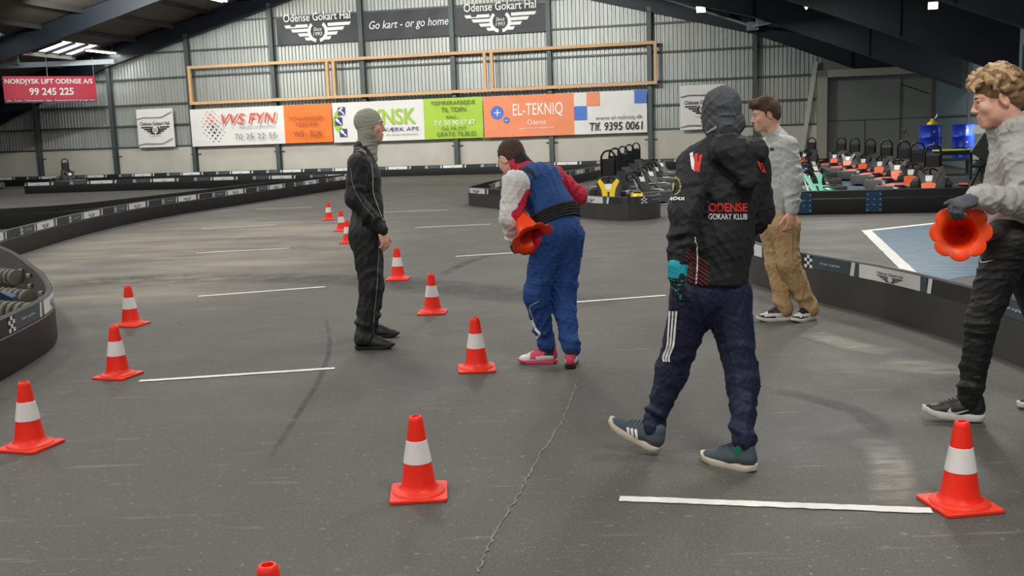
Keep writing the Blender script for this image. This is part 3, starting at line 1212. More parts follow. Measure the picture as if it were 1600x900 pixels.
def barrier(label, P, sides=(1,), start=0., detail=0, back=PLASB, spans=None, plates=(), flip=1, cuts=()):
    """a run of plastic kart barrier; sides +1 = right of the path, -1 = left"""
    c = Curve2(P)
    org = np.array([*c.P[len(c.P) // 2][:2], 0])
    t = thing('track_barrier', org, label, 'barrier', 'track barriers')
    n = len(c.P)
    th = .024
    mb = MB()
    # front plank and back plank with a rounded top edge, swept along the path
    prof = [(-th, 0), (-th, BH - .012), (-th + .012, BH), (th - .012, BH), (th, BH - .012), (th, .27), (th + .008, .262), (th + .008, .02), (th, 0)]
    vs = []
    for i in range(n):
        for o, z in prof:
            vs.append(c.P[i] + c.Nn[i] * o + np.array([0, 0, z]))
    k = len(prof)
    for j in range(k):
        mb.add(vs, [(i * k + j, i * k + (j + 1) % k, (i + 1) * k + (j + 1) % k, (i + 1) * k + j) for i in range(n - 1)],
               (PLAS if (1 in sides or j > 2) and not (j == 0 and -1 not in sides) else back)) if False else None
    base = len(mb.v)
    mb.add(vs, [], PLAS)
    for j in range(k):
        mt = back if j == 0 else PLAS
        ki = mb.mi(mt)
        for i in range(n - 1):
            mb.f.append([base + i * k + j, base + i * k + (j + 1) % k, base + (i + 1) * k + (j + 1) % k, base + (i + 1) * k + j])
            mb.m.append(ki)
            mb.sm.append(True)
    for i in (0, n - 1):
        mb.f.append([base + i * k + j for j in range(k)])
        mb.m.append(mb.mi(PLAS))
        mb.sm.append(False)
    mb.build('board', t, org, sharp=30)
    z0, z1 = .282, .392
    for sd in sides:
        mb = MB()

        def strip(a, b, mt, sl=0., zz=(z0, z1), lay=0):
            m = max(2, int((b - a) / .12) + 1)
            q = np.linspace(a, b, m)
            lo = c.at(q, zz[0], sd * (th + .004 + lay))
            hi = c.at(q + sl, zz[1], sd * (th + .004 + lay))
            v_ = np.empty((2 * m, 3))
            v_[0::2], v_[1::2] = lo, hi
            mb.add(v_, [(2 * i, 2 * i + 2, 2 * i + 3, 2 * i + 1) for i in range(m - 1)], mt)

        def art(F_, s0, s1, za, zb3, lay, rev):
            def fn(V, off):
                x = V[:, 0]
                q = (s1 - x * (s1 - s0)) if rev else (s0 + x * (s1 - s0))
                return c.at(q, 0, sd * (th + .004 + lay)) + np.outer(za + V[:, 1] * (zb3 - za), [0, 0, 1])
            F_.put(mb, fn)
        rev = (sd == -1)        # reading direction follows the side it is read from
        a_, b_ = spans or (0, c.L)
        s = a_ + start
        strip(a_, b_, STB, 0, (z0, z1), -.002)
        items = [('chk', .12), ('txt', .52), ('bar', .05), ('gap', .07), ('logo', .80), ('gap', .09), ('bar', .05), ('blk', .62)]
        if rev:
            items = items[::-1]
        s -= 2.32
        while s < b_:
            for it, ln in items:
                x0, x1 = max(s, a_), min(s + ln, b_)
                if x1 - x0 > .3 * ln and x1 > a_ and x0 < b_:
                    if it == 'chk':
                        for i in range(3):
                            for j in range(4):
                                if x0 + ln < b_:
                                    strip(s + i * ln / 3, s + (i + 1) * ln / 3, STW if (i + j) % 2 == 0 else STC, 0,
                                          (z0 + j * (z1 - z0) / 4, z0 + (j + 1) * (z1 - z0) / 4), .001)
                    elif it == 'txt':
                        strip(x0, x1, STT)
                        if x1 - x0 > .5:
                            if detail:
                                F_ = Flat().text('Go kart - or go home', 0, 0, 1, 1, WHT, .15)
                                art(F_, s + .13, s + .40, z0 + .042, z0 + .068, .002, rev)
                            else:
                                strip(s + .16, s + .40, GRY_, 0, (z0 + .048, z0 + .064), .002)
                    elif it == 'bar':
                        strip(x0, x1, STW, .02 * (1 if not rev else -1))
                    elif it == 'gap':
                        strip(x0, x1, STT)
                    elif it == 'logo':
                        strip(x0, x1, STW)
                        if x1 - x0 > .7:
                            F_ = Flat().merge(LOGO_S if detail else LOGO_SIMPLE, .5, .5, .5, .5)
                            m_ = s + .4
                            art(F_, m_ - .17, m_ + .17, z0 - .02 - .04, z0 + .17 - .04, .002, rev)
                s += ln
        mb.build('advert_strip', t, org)
    # joint plates with bolts on the unprinted face
    for q, sd in plates:
        mb = MB()
        p = c.at([q], 0, 0)[0]
        i = int(np.argmin(abs(c.S - q)))
        nn = c.Nn[i] * sd
        tt = np.array([-nn[1], nn[0], 0])
        R = Matrix([[tt[0], nn[0], 0], [tt[1], nn[1], 0], [0, 0, 1]])
        mb.box(p + nn * (th + .012) + np.array([0, 0, .2]), (.26, .018, .33), PLATE, R, .004)
        for a in (-.1, .0, .1):
            for b in (-.13, -.045, .045, .13):
                if a == 0 and b in (-.13, .13):
                    continue
                o = p + nn * (th + .024) + tt * a + np.array([0, 0, .2 + b])
                mb.box(o, (.02, .014, .02), BOLT, R, .004)
        mb.build('joint_plate', t, org)
    return t, c


PLATE = M('blue_painted_plate', '183a58', .45, .2, .1, 10)
BOLT = M('zinc_bolt', 'a8a8a4', .45, .6, .05)
# back wall run
barrier('long straight barrier along the foot of the back wall', [H(u, .72, 0)[:2] for u in np.linspace(-20, 11.6, 30)], (1,), .3)
barrier('barrier with square left end in front of the back wall run, at left', [(-17.55, 37.75), (-17.35, 37.2), (-16.9, 37.02), (-12.13, 36.65), (-8.2, 35.6), (-5.6, 34.4), (-5.0, 34.0)], (1,), .1)
barrier('black unprinted barrier at left whose inner face shows behind the curved one', [(-5.4, 33.9), (-6.3, 31.2), (-7.2, 28.2), (-8.3, 23.5), (-9.0, 21.2), (-9.9, 20.4), (-11.6, 19.8)][::-1], (), 0, 0, PLAS,
        plates=((1.45, 1),))
tB3, cB3 = barrier('large S-curved barrier sweeping along the left side of the track',
                   [(-3.75, 3.2), (-3.5, 4.6), (-3.42, 6.0), (-3.48, 7.1), (-3.66, 8.0), (-4.22, 9.15), (-4.8, 10.15), (-5.5, 11.3), (-6.3, 12.5), (-6.95, 13.6), (-7.3, 15.3),
                    (-7.62, 18.85), (-7.5, 22.06), (-6.6, 26.4), (-5.25, 32.4), (-5.0, 33.4)], (1,), 1.36, 1,
                   plates=((3.6, -1),))
barrier('black barrier wrapped round the row of karts with the yellow kart, middle of the photo',
        [(2.64, 18.1), (2.58, 17.7), (2.42, 17.42), (2.15, 17.25), (1.88, 17.33), (1.3, 18.2), (-.1, 21.05), (-.70, 22.15), (-.86, 22.6), (-.8, 23.4), (-.2, 26.1), (1.4, 29.5), (3.0, 34.2), (4.2, 38.6)],
        (-1,), .99, 1)
tI, cI = barrier('inner printed barrier along the left of the parked karts, beyond the yellow kart', [(-.45, 23.2), (.02, 26.1), (1.55, 29.4), (3.15, 34.1), (4.3, 38.2)], (1,), .2)
barrier('low printed barrier at right that the khaki trousers stand in front of',
        [(2.62, 10.6), (2.42, 10.3), (2.36, 9.7), (2.58, 8.78), (2.89, 7.76), (3.04, 6.84), (3.10, 6.12), (3.06, 5.0), (2.9, 3.8)][::-1], (-1,), .45, 1)
barrier('plain black barrier with blue joint plates in front of the orange karts', [(4.1, 17.35), (4.92, 17.22), (6.93, 16.82), (8.5, 16.65), (10.1, 16.53)], (), 0, 0, PLAS,
        plates=((.86, 1), (1.98, 1)))

# coiled drain pipes stacked inside the near-left barrier, and the blue plates that clamp it
PIPE = M('ribbed_grey_pipe', '6b685f', .6, .1, .15, 20)
PIPED = M('pipe_black', '17181a', .5)
for k, (pa, pb, lb) in enumerate((((-12, 423), (24, 427), 'farthest'), ((-70, 452), (42, 459), 'middle'), ((-70, 472), (46, 480), 'nearest'))):
    for z, lv in ((.085, 'lower'), (.255, 'upper')):
        a, b = fl(*pa, .3), fl(*pb, .3)
        n = int(np.linalg.norm(b - a) / .07)
        pts = [np.array([*(a + (b - a) * i / (n - 1))[:2], z]) for i in range(n)]
        dd = (pts[1] - pts[0])
        mb = MB()
        mb.tube(pts, .064, PIPED, 14)
        for i in range(n):
            mb.tube([pts[i] - dd * .28, pts[i] - dd * .22, pts[i] + dd * .22, pts[i] + dd * .28], [.06, .083, .083, .06], PIPE, 14)
        o = mb.build('ribbed_pipe', None, pts[n // 2] - np.array([0, 0, z]))
        tag(o, lv + ' ribbed grey pipe of the ' + lb + ' pair inside the near left barrier', 'pipe', 'ribbed pipes inside the near left barrier')
p = fl(3, 494, .15)
t = thing('blue_bracket', (p[0], p[1], 0), 'blue rounded steel bracket standing inside the near left barrier', 'bracket')
mb = MB()
pl = [(-.16, 0), (.16, 0), (.16, .2), (.12, .31), (.03, .36), (-.06, .34), (-.13, .27), (-.16, .16)]
X = Matrix.Rotation(math.radians(90), 4, 'X')
mb.prism(pl, -.05, .05, PLATE, X)
mb.build('upright_plate', t)
mb = MB()
mb.X = Matrix.Translation((.17, -.06, 0))
mb.prism([(-.1, 0), (.1, 0), (.1, .14), (.06, .21), (-.02, .22), (-.09, .16)], -.04, .04, PLATE, X)
mb.box((.06, -.05, .13), (.04, .03, .04), BOLT, None, .008)
mb.build('front_plate', t)
for q, z in ((6.9, .32), (6.9, .22), (7.6, .3), (5.6, .3), (5.0, .33)):
    mb = MB()
    p = cB3.at([q], z, -.05)[0]
    mb.box(p, (.04, .04, .04), BOLT, None, .012)
    mb.build('bolt', tB3, np.array([*cB3.P[len(cB3.P) // 2][:2], 0]))

# ================================================================== traffic cones
CON = M('cone_orange', 'ff2a12', .45, 0, .02, 6)
CONB = M('cone_base_orange', 'f23a24', .5, 0, .03, 6)
CONW = M('cone_reflective_white', 'ece6e4', .4, 0, .05, 12)


def make_cone():
    t = thing('traffic_cone', (0, 0, 0), '-', 'traffic cone', 'traffic cones on the track')
    m_ = MB()
    hb = .121
    # square base plate with clipped corners and a raised round step
    pl = [(-hb + .012, -hb), (hb - .012, -hb), (hb, -hb + .012), (hb, hb - .012), (hb - .012, hb), (-hb + .012, hb), (-hb, hb - .012), (-hb, -hb + .012)]
    m_.prism(pl, .0, .016, CONB)
    m_.lathe([(.113, .016), (.112, .022), (.106, .026), (.085, .032)], CONB, 40)
    m_.build('base', t, bevel=.004)
    m_ = MB()
    prof2 = [(.085, .030), (.076, .040), (.072, .055), (.0585, .145), (.0425, .242), (.0305, .325), (.0285, .337), (.023, .343), (.018, .343), (.017, .33), (.02, .30)]
    m_.lathe(prof2, CON, 40)
    m_.build('body', t)
    m_ = MB()
    m_.lathe([(.0583, .145), (.0602, .147), (.0440, .241), (.0425, .242)], CONW, 40)
    m_.build('reflective_band', t)
    return t


cone0 = make_cone()
for i, (x, y, rz, lb) in enumerate((
        (655, 772, .06, 'large foreground traffic cone in the middle, in front of the others'),
        (1499, 790, .14, 'foreground traffic cone at right on the end of the white line'),
        (48, 698, -.3, 'foreground traffic cone at far left of the photo'),
        (185, 588, -.3, 'traffic cone at left, just before the longest white dash'),
        (205, 508, -.28, 'traffic cone at left, directly behind the one by the white dash'),
        (745, 577, .05, 'traffic cone left of the white racing boots'),
        (676, 489, -.05, 'traffic cone right of the black suit, second of the row from the boots'),
        (622, 436.5, -.05, 'traffic cone just right of the hand of the black suit'),
        (544, 380, 0., 'traffic cone half hidden behind the leg of the black suit'),
        (534, 361, 0., 'second farthest traffic cone, left of the black suit'),
        (514, 343.5, 0., 'farthest and smallest traffic cone, left of the black suit'),
        (431, 1062, .1, 'traffic cone cut off by the bottom edge, only its red tip showing'))):
    o = cone0 if i == 0 else copy_tree(cone0)
    o.location = fl(x, y)
    o.rotation_euler = (0, 0, rz)
    o['label'] = lb

# ================================================================== karts
KBLK = M('kart_black_plastic', '1b1c1e', .4, 0, .1, 8)
KGRY = M('kart_grey_bumper', '4b4d4c', .55, 0, .1, 6)
KTUB = M('kart_hoop_tube', '151617', .35, .2)
KTYR = M('kart_tyre', '161616', .8, 0, .1, 20)
KMET = M('kart_bare_metal', 'a9abad', .35, .8, .05)
KSEAT = M('kart_seat', '202124', .5)
YEL, KWH = M('kart_yellow', 'e8c414', .35, 0, .03), M('kart_white', 'e2e0da', .4, 0, .03)
KOR, KPK = M('kart_orange', 'e8632c', .4, 0, .04), M('kart_coral', 'd8685c', .45, 0, .05)
KGR, KTEAL = M('kart_green', '2c9a72', .35, 0, .05), M('kart_pale_teal', '8fe0c8', .35, 0, .05)
KSIL = M('kart_silver', 'a9adb0', .35, .3, .05)


def wedge(mb, secs, mat):
    """loft closed sections (lists of points of equal count)"""
    n = len(secs[0])
    vs = [p for s in secs for p in s]
    fs = []
    for i in range(len(secs) - 1):
        fs += [(i * n + k, i * n + (k + 1) % n, (i + 1) * n + (k + 1) % n, (i + 1) * n + k) for k in range(n)]
    fs.append(tuple(range(n - 1, -1, -1)))
    fs.append(tuple((len(secs) - 1) * n + k for k in range(n)))
    mb.add(vs, fs, mat, True)


def rsec(x, yc, w_, z0, z1, r=.3):
    """rounded section across y at station x"""
    P = []
    for k in range(12):
        a = 2 * math.pi * k / 12
        c, s = math.cos(a), math.sin(a)
        e = .55
        P.append((x, yc + w_ / 2 * math.copysign(abs(c) ** e, c), (z0 + z1) / 2 + (z1 - z0) / 2 * math.copysign(abs(s) ** e, s)))
    return P


def make_kart(label, nose, pod, trim, plate, hoop=1.14, fork=None, lip=None):
    t = thing('go_kart', (0, 0, 0), label, 'go-kart')
    m_ = MB()       # floor tray and frame rails
    m_.box((.05, 0, .075), (1.5, .62, .02), KMET)
    for s_ in (-1, 1):
        m_.tube([(-.8, s_ * .3, .09), (.2, s_ * .33, .09), (.8, s_ * .26, .09)], .017, KTUB)
    m_.tube([(.62, -.48, .13), (.62, .48, .13)], .014, KMET)
    m_.tube([(-.52, -.5, .13), (-.52, .5, .13)], .02, KMET)
    m_.build('chassis', t)
    m_ = MB()       # wrap-round bumper
    P = []
    for k in range(48):
        a = 2 * math.pi * k / 48
        c, s = math.cos(a), math.sin(a)
        P.append((1.02 * math.copysign(abs(c) ** .45, c), .70 * math.copysign(abs(s) ** .45, s)))
    for (zz0, zz1, o, mt) in ((.05, .27, 0, KGRY),):
        n = len(P)
        vs = []
        for (o_, z) in ((1, zz0), (1, zz1 - .03), (.975, zz1), (.93, zz1), (.93, zz0)):
            vs += [(p[0] * o_, p[1] * o_, z) for p in P]
        fs = [(j * n + k, j * n + (k + 1) % n, ((j + 1) % 5) * n + (k + 1) % n, ((j + 1) % 5) * n + k) for j in range(5) for k in range(n)]
        m_.add(vs, fs, mt, True)
    m_.build('bumper', t, sharp=50)
    for s_, nm in ((-1, 0), (1, 0)):       # side pods
        m_ = MB()
        wedge(m_, [rsec(-.5, s_ * .52, .2, .1, .3), rsec(-.3, s_ * .53, .24, .09, .36), rsec(.1, s_ * .53, .24, .09, .37), rsec(.36, s_ * .52, .22, .1, .33), rsec(.46, s_ * .51, .12, .13, .24)], pod)
        p = m_.build('side_pod', t)
        m_ = MB()
        m_.prism([(-.38, .0), (.2, .02), (.26, .05), (-.3, .075)], -.003, .003, trim,
                 Matrix.Translation((0, s_ * .651, .2)) @ Matrix.Rotation(math.radians(90), 4, 'X'))
        m_.prism([(-.38, -.08), (.2, -.08), (.2, .08), (-.3, .06)], -.003, .003, trim, Matrix.Translation((0, s_ * .53, .374)))
        m_.build('pod_stripe', p)
    m_ = MB()       # nose: low front fairing
    wedge(m_, [rsec(.98, 0, .5, .1, .2), rsec(.92, 0, .9, .08, .28), rsec(.76, 0, 1.0, .09, .32), rsec(.6, 0, .8, .14, .30)], lip or pod)
    nz = m_.build('nose_fairing', t)
    m_ = MB()       # upright front panel: a forked shield leaning back to the wheel
    sh = [(-.06, 0), (.06, 0), (.105, .12), (.13, .30), (.20, .46), (.15, .52), (.07, .40), (-.07, .40), (-.15, .52), (-.20, .46), (-.13, .30), (-.105, .12)]
    if fork:
        lowr = [(-.06, 0), (.06, 0), (.105, .12), (.118, .22), (.0, .27), (-.118, .22), (-.105, .12)]
    X = Matrix.Translation((.90, 0, .24)) @ Matrix.Rotation(math.radians(-38), 4, 'Y') @ Matrix(((0, 0, 1, 0), (1, 0, 0, 0), (0, 1, 0, 0), (0, 0, 0, 1)))
    m_.prism(sh, -.02, .02, fork or nose, X)
    if fork:
        m_.prism(lowr, .0205, .024, nose, X)
    fp = m_.build('front_panel', t, bevel=.012)
    m_ = MB()
    m_.prism([(-.05, .27), (.05, .27), (.06, .39), (-.06, .39)], .021, .024, plate, X)
    m_.prism([(-.012, .03), (.012, .03), (.02, .22), (-.02, .22)], .021, .023, KBLK, X)
    m_.build('number_plate', fp)
    m_ = MB()       # seat shell
    secs = []
    for x, z, w_, d in ((.28, .14, .34, .05), (.0, .11, .40, .09), (-.26, .13, .42, .16), (-.36, .3, .42, .16), (-.44, .5, .40, .12), (-.48, .62, .34, .06)):
        secs.append([(x - .02, -w_ / 2, z + d), (x, -w_ / 2 - .02, z + d * .9), (x, -w_ / 2, z), (x, w_ / 2, z), (x, w_ / 2 + .02, z + d * .9), (x - .02, w_ / 2, z + d),
                     (x + .0, w_ / 2 - .05, z + .035), (x + .0, -w_ / 2 + .05, z + .035)])
    wedge(m_, secs, KSEAT)
    m_.build('seat', t, sharp=60)
    m_ = MB()       # tall back hoop with padded centre
    hw_, zc = .135, hoop - .15
    pts = [(-.60, -.24, .12), (-.56, -.20, .45), (-.54, -hw_, .7), (-.54, -hw_, zc)] + \
          [(-.54, -hw_ * math.cos(a), zc + .15 * math.sin(a)) for a in [math.pi * k / 10 for k in range(1, 10)]] + \
          [(-.54, hw_, zc), (-.54, hw_, .7), (-.56, .20, .45), (-.60, .24, .12)]
    m_.tube(pts, .021, KTUB, 8)
    m_.tube([(-.54, -hw_, zc - .02), (-.54, hw_, zc - .02)], .014, KTUB)
    m_.tube([(-.56, -.18, .5), (-.56, .18, .5)], .014, KTUB)
    hp = m_.build('roll_hoop', t)
    m_ = MB()
    m_.box((-.52, 0, (.56 + zc) / 2), (.05, .23, zc - .56 - .06), KBLK, None, .02)
    m_.build('back_pad', hp)
    m_ = MB()
    R = Matrix.Translation((.30, 0, .56)) @ Matrix.Rotation(math.radians(-55), 4, 'Y')
    m_.X = R
    m_.tube([(.13 * math.cos(2 * math.pi * k / 20), .15 * math.sin(2 * math.pi * k / 20), 0) for k in range(20)], .016, KTUB, 8, True)
    for a in (0, 2.1, 4.2):
        m_.beam((0, 0, 0), (.13 * math.cos(a), .15 * math.sin(a), 0), .03, .012, KBLK)
    sw = m_.build('steering_wheel', t)
    m_ = MB()
    m_.tube([(.30, 0, .55), (.62, 0, .14)], .014, KMET)
    m_.build('steering_column', t)
    for x, y, r, wd in ((.62, .50, .128, .13), (.62, -.50, .128, .13), (-.55, .50, .14, .19), (-.55, -.50, .14, .19)):
        m_ = MB()
        X = Matrix.Translation((x, y, r)) @ Matrix.Rotation(math.radians(90), 4, 'X')
        m_.lathe([(r * .5, -wd / 2), (r * .88, -wd / 2), (r, -wd * .36), (r, wd * .36), (r * .88, wd / 2), (r * .5, wd / 2)], KTYR, 20, X)
        wl = m_.build('wheel', t)
        m_ = MB()
        m_.lathe([(.0, -wd * .4), (r * .3, -wd * .4), (r * .5, -wd * .48), (r * .52, wd * .48), (r * .3, wd * .4), (0, wd * .4)], KMET, 16, X)
        m_.build('hub', wl)
    m_ = MB()
    m_.box((-.72, -.26, .26), (.26, .26, .24), KBLK, None, .03)
    for k in range(5):
        m_.box((-.72, -.26, .40 + k * .012), (.24 - k * .02, .24 - k * .02, .006), KMET)
    m_.tube([(-.7, -.1, .3), (-.86, .05, .28), (-.88, .25, .27)], .03, KMET)
    m_.build('engine', t)
    m_ = MB()
    m_.box((-.74, .2, .25), (.2, .26, .2), KBLK, None, .03)
    m_.build('fuel_tank', t)
    return t


def kart_copy(src, x, y, ang, label, group):
    o = copy_tree(src)
    o.location = (x, y, 0)
    o.rotation_euler = (0, 0, ang)
    tag(o, label, 'go-kart', group)
    return o


def place(o, x, y, ang, group):
    o.location = (x, y, 0)
    o.rotation_euler = (0, 0, ang)
    o['group'] = group


G1 = 'karts parked behind the middle barrier'
ky = make_kart('yellow fronted go-kart at the head of the middle row', YEL, YEL, KBLK, KWH)
place(ky, 1.88, 19.3, math.radians(-96), G1)
kb = make_kart('-', KBLK, KBLK, KSIL, KWH)
for i, (x, y, lb) in enumerate(((2.5, 21.75, 'black go-kart directly behind the yellow fronted one'), (2.98, 24.2, 'black go-kart third in the middle row'),
                                (3.46, 26.8, 'black go-kart second from the far end of the middle row'), (4.08, 30.2, 'black go-kart at the far end of the middle row'))):
    if i == 0:
        place(kb, x, y, math.radians(-70), G1)
        kb['label'] = lb
    else:
        kart_copy(kb, x, y, math.radians(-68 + i * 2), lb, G1)
# second yellow trimmed kart lying left of the row head
G2 = 'karts parked behind the plain black barrier'
ko = make_kart('orange and white go-kart nearest at right, its hoop in front of the blue drums', KOR, KBLK, KPK, KWH, 1.06, KBLK, KPK)
place(ko, 7.55, 18.35, math.radians(-115), G2)
for i, (x, y, lb) in enumerate(((8.2, 20.75, 'second orange trimmed go-kart of the right row'), (8.8, 23.05, 'third orange trimmed go-kart of the right row'),
                                (9.25, 25.35, 'fourth orange trimmed go-kart of the right row'), (9.65, 27.65, 'fifth orange trimmed go-kart of the right row'),
                                (10.0, 29.95, 'sixth orange trimmed go-kart of the right row'), (10.35, 32.25, 'seventh orange trimmed go-kart of the right row'),
                                (10.1, 34.6, 'farthest orange and white go-kart of the right row, by the grey door'))):
    kart_copy(ko, x, y, math.radians(-117), lb, G2)
kg = make_kart('green go-kart just right of the grey sweatshirt', KTEAL, KGR, KTEAL, KBLK, 1.08)
place(kg, 5.28, 18.9, math.radians(-78), G2)
for i, (x, y, lb) in enumerate(((5.95, 21.2, 'black go-kart behind the green one'), (6.75, 24.0, 'black go-kart second behind the green one'),
                                (7.6, 27.0, 'black go-kart third behind the green one'))):
    kart_copy(kb, x, y, math.radians(-72), lb, G2)
kart_copy(kb, -22.0, 43.2, math.radians(-50), 'black go-kart at the far left by the back wall, cut by the photo edge', 'karts by the back wall')
kart_copy(kb, -18.6, 43.6, math.radians(-60), 'black go-kart at the far left behind the back barrier', 'karts by the back wall')

# ================================================================== drums and clutter at the right wall
DBL = M('drum_blue', '1436b4', .35, .1, .06, 6)
DRM = M('drum_top_pale', 'b9c0c4', .45, .2)


def drum(p, label):
    t = thing('oil_drum', p, label, 'drum', 'blue oil drums')
    r, h = .285, .92
    prof = [(0, 0), (r, 0), (r + .012, .01), (r, .03)]
    for z in (.28, .30, .58, .60):
        pass
    prof += [(r, .27), (r + .014, .295), (r, .32), (r, .57), (r + .014, .595), (r, .62), (r, h - .03), (r + .012, h - .01), (r, h), (r - .02, h - .02), (0, h - .025)]
    m_ = MB()
    m_.lathe(prof, DBL, 32)
    m_.build('body', t)
    m_ = MB()
    m_.X = Matrix.Translation((.14, 0, h - .025))
    m_.lathe([(0, .03), (.04, .03), (.045, 0)], DRM, 12)
    m_.build('bung', t)
    m_ = MB()
    for z in (.16, .44, .75):
        m_.box((-.02, -r - .004, z), (.05, .006, .05), DRM)
    m_.build('label_patch', t)
    return t


pd1, pd2 = atY(1453, 240, 28.2), atY(1504, 240, 28.4)
# the drums stand on a low stillage beside the workbench
st = thing('drum_stand', (*((pd1 + pd2) / 2)[:2], 0), 'low grey stand under the blue drums', 'stand')
mb = MB()
mb.box((0, 0, .42), (1.65, .9, .06), KGRY)
for sx in (-.75, .75):
    for sy in (-.38, .38):
        mb.box((sx, sy, .195), (.07, .07, .39), KGRY)
mb.build('frame', st)
drum((pd1[0], pd1[1], .45), 'left blue oil drum with a yellow pump on top')
drum((pd2[0], pd2[1], .45), 'right blue oil drum, beside the blond head')
YP = M('pump_yellow', 'b9a43a', .5, .1)
t = thing('drum_pump', (pd1[0] + .05, pd1[1], 1.39), 'yellow hand pump on the left blue drum', 'pump')
mb = MB()
mb.lathe([(0, .16), (.04, .16), (.06, .1), (.13, .05), (.15, 0), (0, 0)], YP, 16)
mb.build('body', t)
mb = MB()
mb.tube([(.02, 0, .14), (.10, 0, .2), (.12, 0, .28)], .012, KMET)
mb.build('handle', t)
# bench with a black edge, covered in yellow-green and white bits
pb = fl(1500, 300, .0)
bx, by = 11.0, 25.4
t = thing('work_bench', (bx, by, 0), 'low black workbench in front of the right blue drum', 'bench')
mb = MB()
mb.box((0, 0, .70), (1.25, .7, .10), KBLK, None, .01)
mb.build('worktop', t)
for sx in (-.55, .55):
    for sy in (-.28, .28):
        mb = MB()
        mb.box((sx, sy, .325), (.06, .06, .65), KGRY)
        mb.build('leg', t)
mb = MB()
mb.box((bx - .12, by - .05, .765), (.7, .45, .03), M('hivis_yellow_cloth', 'd6e04a', .8, 0, .1), None, .01)
tag(mb.build('folded_cloth', None, (bx - .12, by - .05, .75)), 'yellow-green cloth spread on the black workbench', 'cloth')
t = thing('wash_basin', (12.4, 27.0, 0), 'white plastic tub right of the workbench, behind the grey hoodie', 'tub')
mb = MB()
mb.lathe([(0, .45), (.2, .45), (.32, .72), (.34, .75), (.32, .75), (.2, .49), (0, .48)], KWH, 28)
mb.build('bowl', t)
mb = MB()
mb.lathe([(.12, 0), (.12, .46), (0, .46)], KGRY, 16)
mb.build('pedestal', t)
pf = atY(1540, 262, 22.5)
t = thing('folding_chair', (pf[0], pf[1], 0), 'dark tilted seat just left of the blond person', 'chair')
mb = MB()
mb.box((0, 0, .86), (.5, .08, .5), KGRY, Matrix.Rotation(.6, 3, 'Y'), .03)
mb.build('backrest', t)
mb = MB()
mb.box((-.05, -.2, .55), (.55, .45, .08), KBLK, Matrix.Rotation(-.25, 3, 'Y'), .03)
mb.build('seat', t)
for sx in (-.2, .2):
    mb = MB()
    mb.tube([(sx, -.3, 0), (sx * .6, .05, .75)], .02, KTUB)
    mb.build('leg', t)
    mb = MB()
    mb.tube([(sx, .25, 0), (sx * .8, -.2, .55)], .02, KTUB)
    mb.build('leg', t)
# taps and a shelf bracket on the panel behind
for i, (x, y, lb) in enumerate(((1483, 196, 'small wall tap above the right blue drum'), (1412, 205, 'small wall tap left of the blue drums'))):
    p = H(*[wallpx(x, y, .34)[0], .34, wallpx(x, y, .34)[1]])
    t = thing('wall_tap', p, lb, 'tap', 'taps on the grey wall')
    mb = MB()
    mb.tube([(0, .02, 0), (0, -.08, .0), (-.05, -.12, -.08)], .025, KMET)
    mb.build('spout', t)
    mb = MB()
    mb.tube([(0, -.02, .02), (.03, -.02, .12)], .02, KMET)
    mb.build('handle', t)

# ================================================================== people: smooth-blended solids turned into one surface
def nrmz(a):
    a = np.array(a, float)
    return a / (np.linalg.norm(a) + 1e-12)


def wrinkle(X, Y, Z, seed, scale):
    """cloth-like ridges: warped sines in a few random directions"""
    r = np.random.RandomState(seed)
    out = 0
    for i in range(4):
        k = r.normal(size=3)
        k = k / np.linalg.norm(k) * 2 * np.pi / scale * (1 + .7 * i)
        k2 = r.normal(size=3)
        k2 = k2 / np.linalg.norm(k2) * 2 * np.pi / scale * .6
        ph = r.uniform(0, 6.28, 2)
        a = np.sin(k[0] * X + k[1] * Y + k[2] * Z + ph[0] + 1.6 * np.sin(k2[0] * X + k2[1] * Y + k2[2] * Z + ph[1]))
        out = out + (1 - np.abs(a)) ** 2 / (1 + .6 * i)
    return out / 1.2 - .45


